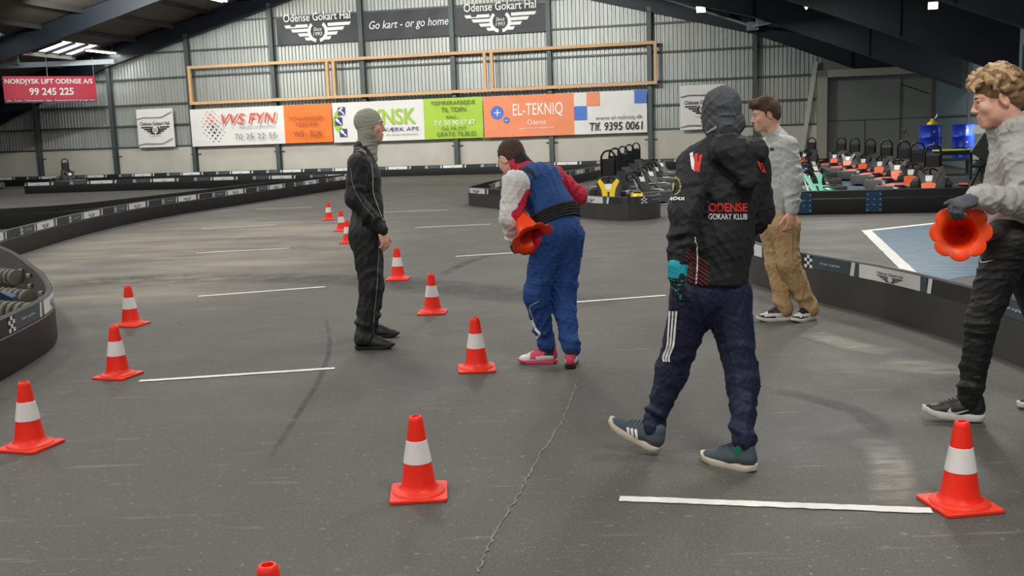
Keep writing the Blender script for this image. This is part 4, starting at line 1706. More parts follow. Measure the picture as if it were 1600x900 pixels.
class Sdf:
    def __init__(s, res=.005):
        s.res = res
        s.p = []
        s.cuts = []
        s.wr = []

    def cap(s, a, b, ra, rb, mat=0, k=.03, flat=None, op=1, fold=None):
        """round cone a->b; flat=(axis, f) thins it to f along axis; fold=(amp, turns, phase, lo, hi)"""
        s.p.append(('c', np.array(a, float), np.array(b, float), ra, rb, mat, k, flat, op, fold))
        return s

    def chain(s, pts, rs, mat=0, k=.03, flat=None, op=1, fold=None):
        for i in range(len(pts) - 1):
            s.cap(pts[i], pts[i + 1], rs[i], rs[i + 1], mat, k, flat, op, fold)
        return s

    def ell(s, c, r, R=None, mat=0, k=.03, op=1):
        """R: rows are the local axes"""
        s.p.append(('e', np.array(c, float), np.array(r, float), np.eye(3) if R is None else np.array(R, float), mat, k, op))
        return s

    def cut(s, p, n, k=.004):
        """drop everything on the +n side of the plane through p"""
        s.cuts.append((np.array(p, float), nrmz(n), k))
        return s

    def wrinkles(s, amp, scale, seed):
        s.wr.append((amp, scale, seed))
        return s

    @staticmethod
    def dist(q, X, Y, Z):
        if q[0] == 'c':
            _, a, b, ra, rb, mat, k, flat, op, fold = q
            d = b - a
            L2 = d @ d + 1e-12
            px, py, pz = X - a[0], Y - a[1], Z - a[2]
            t = np.clip((px * d[0] + py * d[1] + pz * d[2]) / L2, 0, 1)
            px, py, pz = px - t * d[0], py - t * d[1], pz - t * d[2]
            r = ra + (rb - ra) * t
            if fold:
                amp, turns, ph, lo, hi = fold
                e1 = nrmz(np.cross(d, (.3, .5, .2)))
                e2 = nrmz(np.cross(d, e1))
                an = np.arctan2(px * e2[0] + py * e2[1] + pz * e2[2], px * e1[0] + py * e1[1] + pz * e1[2])
                w_ = np.clip((t - lo) / max(1e-3, hi - lo), 0, 1) if hi > lo else np.clip((lo - t) / max(1e-3, lo - hi), 0, 1)
                tt = t + .10 * np.sin(an + ph * 2) + .06 * np.sin(2 * an + ph * 3)
                sw = np.sin(2 * np.pi * turns * .62 * tt + ph + 1.1 * np.sin(2 * np.pi * tt * 1.3 + ph))
                md = .55 + .45 * np.sin(an * 1. + 9 * t + ph * 4)
                r = r + amp * w_ * md * (1.5 * (.5 + .5 * sw) ** 1.5 - .5)
            if flat is not None:
                ax, f = flat
                ax = nrmz(ax)
                c = px * ax[0] + py * ax[1] + pz * ax[2]
                m = np.sqrt(np.maximum(px * px + py * py + pz * pz - c * c, 0) + (c / f) ** 2)
                return (m - r) * (.5 + .5 * f)
            return np.sqrt(px * px + py * py + pz * pz) - r
        _, c, r, R, mat, k, op = q
        px, py, pz = X - c[0], Y - c[1], Z - c[2]
        l = [(px * R[i, 0] + py * R[i, 1] + pz * R[i, 2]) for i in range(3)]
        k0 = np.sqrt(sum((l[i] / r[i]) ** 2 for i in range(3)))
        k1 = np.sqrt(sum((l[i] / r[i] ** 2) ** 2 for i in range(3))) + 1e-9
        return k0 * (k0 - 1) / k1

    @staticmethod
    def box(q):
        if q[0] == 'c':
            r = max(q[3], q[4]) + (q[9][0] if q[9] else 0)
            return np.minimum(q[1], q[2]) - r, np.maximum(q[1], q[2]) + r
        r = max(q[2])
        ext = np.sqrt(((q[3] * q[2][:, None]) ** 2).sum(0))
        return q[1] - ext, q[1] + ext

    def mesh(s, name, mats, parent, origin, painter=None, smooth=1):
        res = s.res
        U_ = [q for q in s.p if q[8 if q[0] == 'c' else 6] == 1]
        lo = np.min([s.box(q)[0] for q in U_], 0) - 3 * res - .01
        hi = np.max([s.box(q)[1] for q in U_], 0) + 3 * res + .01
        n = np.ceil((hi - lo) / res).astype(int) + 1
        ax = [(lo[i] + res * np.arange(n[i])).astype(np.float32) for i in range(3)]
        Fd = np.full(tuple(n), .2, np.float32)
        for q in s.p:
            k = q[6] if q[0] == 'c' else q[5]
            op = q[8] if q[0] == 'c' else q[6]
            b0, b1 = s.box(q)
            pad = k + 3 * res + .012
            i0 = np.clip(((b0 - pad - lo) / res).astype(int), 0, n - 1)
            i1 = np.clip(((b1 + pad - lo) / res).astype(int) + 2, 1, n)
            sl = tuple(slice(i0[i], i1[i]) for i in range(3))
            X, Y, Z = ax[0][sl[0]][:, None, None], ax[1][sl[1]][None, :, None], ax[2][sl[2]][None, None, :]
            d = s.dist(q, X, Y, Z).astype(np.float32)
            f = Fd[sl]
            if op == 1:
                h = np.maximum(k - np.abs(f - d), 0) / k
                Fd[sl] = np.minimum(f, d) - h * h * k * .25
            else:
                h = np.maximum(k - np.abs(f + d), 0) / k
                Fd[sl] = np.maximum(f, -d) + h * h * k * .25
        if s.wr:
            near = np.nonzero(np.abs(Fd) < .03)
            X, Y, Z = (ax[i][near[i]] for i in range(3))
            for amp, scale, seed in s.wr:
                Fd[near] -= (amp * wrinkle(X, Y, Z, seed, scale)).astype(np.float32)
        for p, nn, k in s.cuts:
            d = ((ax[0] - p[0]) * nn[0])[:, None, None] + ((ax[1] - p[1]) * nn[1])[None, :, None] + ((ax[2] - p[2]) * nn[2])[None, None, :]
            h = np.maximum(k - np.abs(Fd - d), 0) / k
            Fd = np.maximum(Fd, d) + h * h * k * .25
        ins = Fd < 0
        c = np.zeros(tuple(n - 1), np.int8)
        for i in (0, 1):
            for j in (0, 1):
                for k in (0, 1):
                    c += ins[i:n[0] - 1 + i, j:n[1] - 1 + j, k:n[2] - 1 + k]
        act = (c > 0) & (c < 8)
        ci = np.stack(np.nonzero(act), 1)
        idx = np.full(act.shape, -1, np.int32)
        idx[act] = np.arange(len(ci))
        acc = np.zeros((len(ci), 3))
        cnt = np.zeros(len(ci))
        for a in range(3):
            for u in (0, 1):
                for v in (0, 1):
                    o0 = np.zeros(3, int)
                    o0[(a + 1) % 3], o0[(a + 2) % 3] = u, v
                    o1 = o0.copy()
                    o1[a] = 1
                    f0 = Fd[tuple((ci + o0).T)]
                    f1 = Fd[tuple((ci + o1).T)]
                    m = (f0 < 0) != (f1 < 0)
                    t = np.where(m, f0 / np.where(m, f0 - f1, 1), 0)
                    pt = o0[None, :] + t[:, None] * (o1 - o0)[None, :]
                    acc[m] += pt[m]
                    cnt[m] += 1
        V = lo + (ci + acc / np.maximum(cnt, 1)[:, None]) * res
        faces = []
        for a in range(3):
            b, d = (a + 1) % 3, (a + 2) % 3
            s0 = [slice(1, -1)] * 3
            s0[a] = slice(0, -1)
            s1 = list(s0)
            s1[a] = slice(1, None)
            A_, B_ = ins[tuple(s0)], ins[tuple(s1)]
            e = np.stack(np.nonzero(A_ != B_), 1)
            if not len(e):
                continue
            off = np.ones(3, int)
            off[a] = 0
            flip = A_[tuple(e.T)]
            e = e + off
            db, dd = np.zeros(3, int), np.zeros(3, int)
            db[b] = 1
            dd[d] = 1
            q = np.stack([idx[tuple((e - db - dd).T)], idx[tuple((e - dd).T)], idx[tuple(e.T)], idx[tuple((e - db).T)]], 1)
            q[~flip] = q[~flip][:, ::-1]
            faces.append(q)
        Q = np.concatenate(faces)
        Q = Q[(Q >= 0).all(1)]
        for _ in range(smooth):      # one light relaxation
            S_ = np.zeros_like(V)
            C_ = np.zeros(len(V))
            for i in range(4):
                np.add.at(S_, Q[:, i], V[Q[:, (i + 1) % 4]])
                np.add.at(S_, Q[:, i], V[Q[:, i - 1]])
                np.add.at(C_, Q[:, i], 2)
            V = V * .5 + .5 * S_ / np.maximum(C_, 1)[:, None]
        me = bpy.data.meshes.new(name)
        o = np.array(origin, float)
        me.vertices.add(len(V))
        me.vertices.foreach_set('co', (V - o).astype(np.float32).ravel())
        me.loops.add(len(Q) * 4)
        me.loops.foreach_set('vertex_index', Q.astype(np.int32).ravel())
        me.polygons.add(len(Q))
        me.polygons.foreach_set('loop_start', np.arange(0, len(Q) * 4, 4, dtype=np.int32))
        for m in mats:
            me.materials.append(m)
        ctr = V[Q].mean(1)
        mid = np.zeros(len(Q), np.int32)
        if len(mats) > 1:
            best = np.full(len(Q), 9.)
            for q in s.p:
                if q[8 if q[0] == 'c' else 6] != 1:
                    continue
                d = s.dist(q, ctr[:, 0], ctr[:, 1], ctr[:, 2])
                m = d < best
                best[m] = d[m]
                mid[m] = q[5] if q[0] == 'c' else q[4]
            if painter:
                mid = painter(ctr, mid)
        me.polygons.foreach_set('material_index', mid.astype(np.int32))
        me.polygons.foreach_set('use_smooth', np.ones(len(Q), bool))
        me.update(calc_edges=True)
        me.validate()
        ob = bpy.data.objects.new(name, me)
        COL.objects.link(ob)
        ob.parent = parent
        return ob


def bvh_of(obs, org):
    vs, fs = [], []
    for o in obs:
        b = len(vs)
        vs += [tuple(np.array(v.co) + org) for v in o.data.vertices]
        fs += [[i + b for i in p.vertices] for p in o.data.polygons]
    return BVHTree.FromPolygons(vs, fs)


def project(name, flat, obs, org, fn, parent, off=.0025, maxlen=.012):
    """lay 2-D artwork onto cloth: fn(x, y) -> (point, direction) of the projecting ray"""
    bv = bvh_of(obs, org)
    mb_ = MB()
    for li, (V, Fc, mt) in enumerate(flat.L):
        P = [fn(x, y) for x, y in V]
        bm = bmesh.new()
        bv_ = [bm.verts.new((x, y, 0)) for x, y in V]
        for f in Fc:
            try:
                bm.faces.new([bv_[i] for i in f])
            except ValueError:
                pass
        bmesh.ops.triangulate(bm, faces=bm.faces[:])
        # scale: metres per art unit
        p0 = np.array(fn(V[0][0], V[0][1])[2] if len(fn(V[0][0], V[0][1])) > 2 else 1.)
        sc = float(p0)
        for _ in range(5):
            lg = [e for e in bm.edges if e.calc_length() * sc > maxlen]
            if not lg:
                break
            bmesh.ops.subdivide_edges(bm, edges=lg, cuts=1)
            bmesh.ops.triangulate(bm, faces=[f for f in bm.faces if len(f.verts) > 3])
        bm.verts.index_update()
        pts, ok = [], []
        for v in bm.verts:
            r = fn(v.co.x, v.co.y)
            h = bv.ray_cast(Vector(r[0]), Vector(r[1]).normalized())
            if h[0] is None:
                pts.append((0, 0, 0))
                ok.append(None)
            else:
                nn = h[1]
                if nn.dot(Vector(r[1])) > 0:
                    nn = -nn
                pts.append(tuple(h[0] + nn * (off + min(li, 4) * .0004)))
                ok.append(h[3])
        fs = []
        for f in bm.faces:
            ii = [v.index for v in f.verts]
            if all(ok[i] is not None for i in ii):
                dd = [ok[i] for i in ii]
                if max(dd) - min(dd) < .03:
                    fs.append(ii)
        mb_.add(pts, fs, mt, True)
        bm.free()
    return _rebase(mb_, name, parent, org)


def _rebase(mb_, name, parent, org):
    o = mb_.build(name, parent, org, sharp=80)
    return o


def px_fn(x, y):
    d = ray(x, y)
    d = d / np.linalg.norm(d)
    return CAMP + d * 2.5, d, .0045


# ---- anatomy
def head_frame(fwd, roll=0.):
    f = nrmz(fwd)
    l = nrmz(np.cross((0, 0, 1), f))
    u = np.cross(f, l)
    if roll:
        l, u = l * math.cos(roll) + u * math.sin(roll), u * math.cos(roll) - l * math.sin(roll)
    return f, l, u


class Head:
    def __init__(s, c, fwd, k=1., roll=0.):
        s.c, s.k = np.array(c, float), k
        s.f, s.l, s.u = head_frame(fwd, roll)
        s.R = np.stack([s.f, s.l, s.u])

    def P(s, x, y, z):
        return s.c + (s.f * x + s.l * y + s.u * z) * s.k

    def loc(s, C):
        d = (C - s.c) / s.k
        return d @ s.f, d @ s.l, d @ s.u

    def r(s, a, b, c):
        return np.array([a, b, c]) * s.k


def add_head(S, h, neck, skin=0, lip=1, ear=True, face=True, nr=.052):
    k = h.k
    S.ell(h.P(-.014, 0, .034), h.r(.095, .074, .086), h.R, skin, .03)
    S.ell(h.P(.028, 0, -.03), h.r(.062, .060, .082), h.R, skin, .035)
    S.ell(h.P(.01, 0, -.055), h.r(.06, .055, .045), h.R, skin, .03)
    S.ell(h.P(.070, 0, -.098), h.r(.022, .026, .018), h.R, skin, .03)
    S.cap(h.P(-.03, 0, -.05), neck, nr * k, (nr + .006) * k, skin, .03)
    if face:
        S.ell(h.P(.072, 0, .03), h.r(.020, .052, .014), h.R, skin, .02)
        S.ell(h.P(.058, .038, -.022), h.r(.028, .024, .024), h.R, skin, .02)
        S.ell(h.P(.058, -.038, -.022), h.r(.028, .024, .024), h.R, skin, .02)
        S.ell(h.P(.075, 0, -.066), h.r(.022, .03, .026), h.R, skin, .02)
        for sg in (-1, 1):
            S.ell(h.P(.098, sg * .031, .010), h.r(.018, .017, .011), h.R, skin, .012, op=-1)
        S.cap(h.P(.088, 0, .016), h.P(.108, 0, -.024), .007 * k, .011 * k, skin, .012)
        S.ell(h.P(.106, 0, -.028), h.r(.012, .0115, .010), h.R, skin, .008)
        for sg in (-1, 1):
            S.ell(h.P(.097, sg * .012, -.033), h.r(.009, .007, .007), h.R, skin, .006)
            S.cap(h.P(.087, sg * .021, -.064), h.P(.0945, 0, -.060), .0042 * k, .0058 * k, lip, .006)
            S.ell(h.P(.0805, sg * .031, .0165), h.r(.0135, .017, .0085), h.R, skin, .004)
            S.ell(h.P(.0790, sg * .031, -.0045), h.r(.0130, .016, .0060), h.R, skin, .004)
            S.cap(h.P(.085, sg * .019, -.067), h.P(.0925, 0, -.072), .0042 * k, .0062 * k, lip, .006)
    if ear:
        for sg in (-1, 1):
            a = np.stack([nrmz(h.f * .95 - h.u * .25), nrmz(h.l * sg + h.f * -.35), nrmz(h.u * .97 + h.f * .0 - h.f * .2)])
            S.ell(h.P(-.012, sg * .076, -.004), h.r(.019, .009, .032), a, skin, .008)
            S.ell(h.P(-.006, sg * .087, -.002), h.r(.010, .006, .018), a, skin, .006, op=-1)


EYEW = M('eye_white', 'd9d4d0', .25, 0, 0)
IRIS = M('eye_iris', '3a4a54', .2, 0, 0)
BROW = M('eyebrow_hair', '5a4434', .9, 0, .1, 40)


def add_eyes(h, parent, org, brow=BROW):
    for sg in (-1, 1):
        mb_ = MB()
        c = h.P(.078, sg * .031, .007)
        R = Matrix(h.R.T.tolist())
        X = Matrix.Translation(c.tolist()) @ R.to_4x4() @ Matrix.Rotation(math.radians(90), 4, 'Y')
        r = .0125 * h.k
        prof = [(r * math.sin(math.pi * i / 12), -r * math.cos(math.pi * i / 12)) for i in range(13)]
        mb_.lathe(prof, EYEW, 16, X, [EYEW if i < 9 else IRIS for i in range(12)])
        # lid: a skin-dark upper lash line
        mb_.tube([h.P(.090, sg * .020, .010), h.P(.0935, sg * .031, .0145), h.P(.086, sg * .044, .010)], .0016, brow, 6)
        _rebase(mb_, 'eye', parent, org)
        mb_ = MB()
        mb_.tube([h.P(.094, sg * .014, .026), h.P(.094, sg * .028, .031), h.P(.085, sg * .046, .027)], [.0030, .0042, .002], brow, 8)
        _rebase(mb_, 'eyebrow', parent, org)


def add_hand(S, wrist, d, n, side, mat=0, curl=(25, 35, 25), k=1., infl=0., spread=5., thumb_in=.2, rs=1.):
    """five separate fingers; d to the fingertips, n out of the palm, side = towards the thumb"""
    d = nrmz(d)
    n = nrmz(np.array(n, float) - d * np.dot(n, d))
    t = nrmz(np.cross(n, d))
    if np.dot(t, side) < 0:
        t = -t
    w_ = np.array(wrist, float)
    S.ell(w_ + d * .048 * k, np.array([.054, .015, .041]) * k + infl, np.stack([d, n, t]), mat, .015)
    S.cap(w_ - d * .03 * k, w_ + d * .03 * k, .026 * k + infl, .026 * k + infl, mat, .02, (n, .75))
    for i, (o, L) in enumerate(((.029, .070), (.0095, .079), (-.0105, .072), (-.029, .057))):
        b = w_ + (d * (.088 - abs(o - .005) * .25) + t * o) * k
        f = math.radians(spread) * (o / .029)
        dr = nrmz(d * math.cos(f) + t * math.sin(f))
        a = 0.
        p = b - dr * .02 * k
        S.cap(p, b, .0095 * k * rs + infl, .0092 * k * rs + infl, mat, .006)
        p = b
        for j, (sg, r0_, r1_) in enumerate(((.46, .0090, .0084), (.30, .0084, .0078), (.24, .0078, .0064))):
            a += math.radians(curl[j] * (1 + .1 * i))
            q = p + (dr * math.cos(a) + n * math.sin(a)) * L * sg * k
            S.cap(p, q, r0_ * k * rs + infl, r1_ * k * rs + infl, mat, .004)
            p = q
    p = w_ + (d * .022 + t * .026 + n * .004) * k
    dr = nrmz(d * .75 + t * .6 + n * thumb_in)
    for L, r0_, r1_, bend in ((.040, .0135, .0105, .25), (.032, .0105, .0095, .3), (.025, .0092, .0072, .2)):
        q = p + dr * L * k
        S.cap(p, q, r0_ * k * rs + infl, r1_ * k * rs + infl, mat, .008)
        p = q
        dr = nrmz(dr + d * bend + n * thumb_in * .4)


def add_body(S, J, h, skin=0, lip=1, ear=True, face=True):
    """the whole figure as one surface; hidden parts stay inside the clothes"""
    tf, left = J['tf'], J['left']
    fl_ = (tf, .68)
    g = 1.
    S.cap(J['pv'], J['wa'], .125, .110, skin, .04, fl_)
    S.cap(J['wa'], J['ch'], .110, .130, skin, .04, fl_)
    S.cap(J['SL'] * .8 + J['SR'] * .2, J['SR'] * .8 + J['SL'] * .2, .058, .058, skin, .05)
    S.cap(J['ch'], J['nk'], .09, .055, skin, .05, fl_)
    for s_ in 'LR':
        S.chain([J['S' + s_], J['E' + s_]], [.046, .038], skin, .03)
        S.chain([J['E' + s_], J['W' + s_]], [.038, .026], skin, .02)
        S.chain([J['H' + s_], J['K' + s_]], [.075, .05], skin, .04)
        S.chain([J['K' + s_], J['A' + s_]], [.05, .034], skin, .03)
        S.cap(J['A' + s_] - np.array([0, 0, .01]), J['A' + s_] + nrmz(J['F' + s_]) * .055 - np.array([0, 0, .055]), .030, .018, skin, .02)
    add_head(S, h, J['nk'], skin, lip, ear, face)


def add_torso(S, J, mat, g=0., k=.05, hem=None, rc=.140, rw=.128, rp=.135, depth=.66, rs=.070):
    tf = J['tf']
    fl_ = (tf, depth)
    S.cap(J['pv'] if hem is None else hem, J['wa'], rp + g, rw + g, mat, k, fl_)
    S.cap(J['wa'], J['ch'], rw + g, rc + g, mat, k, fl_)
    S.cap(J['SL'] * .85 + J['SR'] * .15, J['SR'] * .85 + J['SL'] * .15, rs + g, rs + g, mat, .06)
    S.cap(J['ch'], J['nk'], rc * .8 + g, .062 + g, mat, .06, fl_)


def add_arm(S, J, s_, mat, r=(.066, .056, .044), k=.04, mat2=None, fold=(.010, 5, 0., .0, .6), end=0.):
    W_ = J['W' + s_]
    d = nrmz(W_ - J['E' + s_])
    S.cap(J['S' + s_], J['E' + s_], r[0], r[1], mat, k, None, 1, (fold[0], 4, fold[2], .3, 1.))
    S.cap(J['E' + s_], W_ + d * end, r[1], r[2], mat if mat2 is None else mat2, k * .7, None, 1, fold)


def add_leg(S, J, s_, mat, r=(.098, .074, .062), k=.05, folds=(.012, .016), ankle=.03, turns=(5, 6), ph=0.):
    S.cap(J['H' + s_], J['K' + s_], r[0], r[1], mat, k, None, 1, (folds[0], turns[0], ph, .35, 1.))
    A_ = J['A' + s_] + np.array([0, 0, -.09 + ankle])
    S.cap(J['K' + s_], A_, r[1], r[2], mat, k * .6, None, 1, (folds[1], turns[1], ph + 1, .1, .8))


def make_shoe(parent, org, g, head, mats, painter=None, pitch=0., length=.285, sole_h=.026, sole_mat=None, res=.004, name='shoe', laces=None, high=0., wide=1.):
    """trainer: heel-to-toe along heading, sitting on ground point g (under the ankle)"""
    f = nrmz(head)
    l = nrmz(np.cross((0, 0, 1), f))
    if pitch:
        f = nrmz(f * math.cos(pitch) + np.array([0, 0, 1]) * math.sin(pitch))
    u = np.cross(f, l)
    k = length / .285
    g = np.array(g, float)
    heel = g - f * .07 * k if not pitch else g - f * .07 * k
    P = lambda x, y, z: g + (f * x + l * y + u * z) * k
    S = Sdf(res)
    S.cap(P(-.030, 0, .058), P(.05, 0, .052), .036 * k, .041 * k, 0, .02, (l, .92 * wide))
    S.cap(P(.05, 0, .046), P(.165, 0, .030), .042 * k, .037 * k, 0, .02, (u, .80))
    S.cap(P(-.026, 0, .06), P(-.022, 0, .098 + high), .037 * k, .037 * k, 0, .02, (l, .95))
    S.cap(P(.03, 0, .09), P(.11, 0, .062), .026 * k, .022 * k, 0, .02, (u, .8))
    S.ell(P(.018, 0, .125 + high), np.array([.035, .026, .03]) * k, np.stack([f, l, u]), 0, .01, op=-1)
    S.cut(P(0, 0, .016), -u, .003)
    pt = None
    if painter:
        def pt(C, m):
            d = (C - g) / k
            return painter(d @ f, d @ l, d @ u, m)
    up_ = S.mesh(name, mats, parent, org, pt)
    m_ = MB()
    out = []
    xs = [-.068, -.062, -.045, -.01, .04, .09, .14, .18, .202, .212]
    wd = [.012, .026, .036, .038, .037, .043, .045, .039, .025, .010]
    for x, w_ in zip(xs, wd):
        out.append((x, -w_ * wide))
    for x, w_ in reversed(list(zip(xs, wd))):
        out.append((x, w_ * wide))
    n = len(out)
    vs = []
    for z, e in ((0, .94), (.006, 1.0), (sole_h / k - .004, 1.03), (sole_h / k, .99)):
        for x, y in out:
            tz = .018 * max(0, (x - .13) / .08) ** 2 + (.004 if x < -.06 else 0)
            vs.append(P((x - .07) * (e if abs(e - 1) > .05 else 1) + .07, y * e, z + tz))
    fs = [(j * n + i, j * n + (i + 1) % n, (j + 1) * n + (i + 1) % n, (j + 1) * n + i) for j in range(3) for i in range(n)]
    fs += [tuple(range(n - 1, -1, -1)), tuple(3 * n + i for i in range(n))]
    m_.add(vs, fs, sole_mat, True)
    so = m_.build('sole', None, None, sharp=50)
    so.data.transform(Matrix.Translation((-org).tolist()))
    so.parent = up_
    if laces:
        m_ = MB()
        for i in range(5):
            x = .045 + i * .017
            z = .118 - i * .0085
            m_.tube([P(x, -.024, z - .018), P(x, -.012, z - .003), P(x, .012, z - .003), P(x, .024, z - .018)], .0032, laces, 6)
        lo_ = m_.build('laces', None)
        lo_.data.transform(Matrix.Translation((-org).tolist()))
        lo_.parent = up_
    return up_, P


def skel(base_Y, pts, tf):
    """joints from where the photo shows them: name -> (x, y, depth offset)"""
    J = {k: atY(x, y, base_Y + dy) for k, (x, y, dy) in pts.items()}
    J['tf'] = nrmz(tf)
    J['left'] = nrmz(np.cross((0, 0, 1), J['tf']))
    return J


def stroke(F_, pts, wd, mat, n=40):
    P = smooth_path([np.array([*p, 0.]) for p in pts], n)[:, :2]
    T = np.gradient(P, axis=0)
    T /= np.linalg.norm(T, axis=1)[:, None]
    Q = np.stack([-T[:, 1], T[:, 0]], 1) * wd / 2
    V = np.empty((2 * n, 2))
    V[0::2], V[1::2] = P - Q, P + Q
    F_.L.append((V, [[2 * i, 2 * i + 2, 2 * i + 3, 2 * i + 1] for i in range(n - 1)], mat))
    return F_


SKIN = M('skin', 'e4b099', .5, 0, .04, 40)
LIP = M('lips', 'c27f70', .5, 0, .03, 40)

FAB_BLACK = M('suit_black_fabric', '191a1d', .62, 0, .08, 30, .15, 500)
PIPING = M('piping_grey', 'a9aaa8', .7)
BALG = M('balaclava_grey_green', 'a3a698', .9, 0, .05, 20, .1, 300)
SHBLK = M('shoe_black_leather', '1e1f21', .5, 0, .1, 30)
SOLBLK = M('sole_black', '161718', .6)


def person_one():
    Y0 = 7.40
    J = skel(Y0, dict(nk=(571, 240, 0), ch=(571, 278, 0), wa=(575, 322, 0), pv=(573, 355, 0),
                      SR=(560, 256, -.165), ER=(554, 311, -.20), WR=(596, 359, -.17), SL=(566, 254, .165), EL=(566, 308, .2), WL=(588, 352, .17),
                      HR=(571, 366, -.085), KR=(579, 449, -.10), HL=(575, 364, .085), KL=(583, 446, .10)), (1, .06, 0))
    gR, gL = fl(570, 545.5), fl(579, 528)
    J['AR'], J['AL'] = gR + np.array([-.005, 0, .10]), gL + np.array([-.005, 0, .10])
    J['FR'] = J['FL'] = np.array([1, .02, 0])
    org = np.array([(gR[0] + gL[0]) / 2, (gR[1] + gL[1]) / 2, 0])
    t = thing('person', org, 'person in a black racing suit and pale grey balaclava standing in profile among the cones', 'person')
    h = Head(atY(577.5, 197, Y0), (1, -.0, -.02), .96)
    S = Sdf(.0042)
    add_body(S, J, h, ear=False)
    d = nrmz(np.array([.26, -.05, -1]))
    add_hand(S, J['WR'], d, (-.75, .6, -.1), (.8, .6, .2), 0, (14, 30, 24), 1.02)
    add_hand(S, J['WL'], (.1, 0, -1), (-.2, -1, 0), (1, 0, .2), 0, (20, 35, 25), 1.0)
    b = S.mesh('body', [SKIN, LIP], t, org)
    add_eyes(h, t, org)
    # balaclava: thin knit shell with a face opening, bunched at the neck
    S = Sdf(.0045)
    S.ell(h.P(-.014, 0, .036), h.r(.104, .083, .095), h.R, 0, .03)
    S.ell(h.P(.020, 0, -.03), h.r(.070, .069, .088), h.R, 0, .035)
    S.ell(h.P(.0, 0, -.06), h.r(.07, .062, .05), h.R, 0, .03)
    S.ell(h.P(.062, 0, -.102), h.r(.030, .034, .022), h.R, 0, .03)
    S.cap(h.P(-.03, 0, -.05), J['nk'] + np.array([.004, 0, .0]), .056, .060, 0, .03, None, 1, (.008, 3, .5, .2, .7))
    S.cap(h.P(.015, 0, -.118), J['nk'] + np.array([.045, -.0, -.035]), .042, .036, 0, .03, None, 1, (.010, 3, 1.5, .1, .5))
    S.ell(h.P(.122, 0, -.036), h.r(.112, .100, .078), h.R, 0, .010, op=-1)
    S.wrinkles(.004, .07, 4)
    S.mesh('balaclava', [BALG], t, org)
    # one-piece suit
    S = Sdf(.0055)
    add_torso(S, J, 0, .0, .05, None, .148, .138, .142, .72, .072)
    S.cap(J['nk'] + np.array([-.015, 0, -.02]), J['nk'] + np.array([-.018, 0, .036]), .072, .064, 0, .03)
    add_arm(S, J, 'R', 0, (.076, .066, .050), .04, None, (.012, 4, .4, 0, .5))
    add_arm(S, J, 'L', 0, (.074, .062, .048), .04, None, (.012, 4, .9, 0, .5))
    S.cap(J['pv'], J['HR'] * .5 + J['HL'] * .5 + np.array([-.03, 0, -.02]), .142, .125, 0, .05, (J['tf'], .85))
    add_leg(S, J, 'R', 0, (.108, .080, .066), .05, (.010, .015), .07, (4, 5), .3)
    add_leg(S, J, 'L', 0, (.106, .080, .066), .05, (.010, .015), .07, (4, 5), 1.3)
    S.wrinkles(.006, .16, 11).wrinkles(.0022, .07, 12)
    S.cut((0, 0, .045), (0, 0, -1))
    suit = S.mesh('racing_suit', [FAB_BLACK], t, org)
    F_ = Flat()
    stroke(F_, [(556, 235), (566, 236), (577, 248), (582, 270), (583, 300), (591, 325), (599, 345)], 1.5, PIPING)
    stroke(F_, [(553, 232), (561, 231), (572, 238)], 1.4, PIPING)
    stroke(F_, [(548, 262), (552, 290), (566, 318), (585, 340)], .5, PIPING)
    stroke(F_, [(592, 370), (590, 420), (588, 455), (583, 505)], .6, PIPING)
    project('piping', F_, [suit], org, px_fn, suit)
    for g, s_ in ((gR, 1), (gL, -1)):
        make_shoe(t, org, g, (1, -.08 if s_ > 0 else .0, 0), [SHBLK], None, 0, .30, .024, SOLBLK, laces=SHBLK)
    return t


BLUE_S = M('suit_blue_fabric', '1c4582', .8, 0, .08, 25, .15, 500)
BLUE_L = M('suit_blue_fabric_leg', '1a4280', .8, 0, .08, 25, .15, 500)
WHITE_S = M('suit_white_fabric', 'd8d6d4', .8, 0, .04, 25, .1, 500)
RED_S = M('suit_red_fabric', 'c41f3f', .8, 0, .06, 25, .1, 500)
BLK_S = M('suit_black_trim', '17181b', .8, 0, .05, 25, .1, 500)
BRN_H = M('hair_dark_brown', '4e3a2e', .8, 0, .25, 60, .6, 250)
PINKS = M('boot_pink', 'd8446a', .6, 0, .05, 20)
WHSH = M('boot_white', 'e0dcd8', .55, 0, .04, 20)
HOLDC = M('held_cone_orange', 'ff4a10', .45, 0, .03, 6)


def flower_cone(loc, axis, label, spin=0., size=1.):
    """soft training cone with an eight-lobed skirt, seen into its open base; axis points to the tip"""
    z = Vector(axis).normalized()
    q = z.to_track_quat('Z', 'Y')
    t = thing('lobed_cone', loc, label, 'traffic cone', 'lobed cones in hands')
    t.rotation_mode = 'QUATERNION'
    t.rotation_quaternion = q
    m_ = MB()
    n = 96
    vs, fs = [], []
    rings = [(.150, -.008, 1), (.154, -.004, 1), (.150, .002, 1), (.120, .008, .55), (.098, .012, .1), (.090, .020, 0), (.076, .08, 0), (.054, .18, 0), (.034, .27, 0), (.022, .305, 0), (.0005, .312, 0),
             (.0005, .300, 0), (.018, .295, 0), (.029, .27, 0), (.049, .18, 0), (.071, .08, 0), (.083, .016, 0), (.092, .004, .1), (.120, .0, .55)]
    for r, zz, lob in rings:
        for k in range(n):
            a = 2 * math.pi * k / n + spin
            w_ = abs(math.cos(4 * a))
            rr = r * (1 - lob * .15 * (1 - w_ ** .55)) * size
            vs.append((rr * math.cos(a), rr * math.sin(a), zz * size))
    R_ = len(rings)
    for j in range(R_):
        for k in range(n):
            fs.append((j * n + k, j * n + (k + 1) % n, ((j + 1) % R_) * n + (k + 1) % n, ((j + 1) % R_) * n + k))
    m_.add(vs, fs, HOLDC, True)
    m_.build('cone_shell', t, sharp=70)
    return t


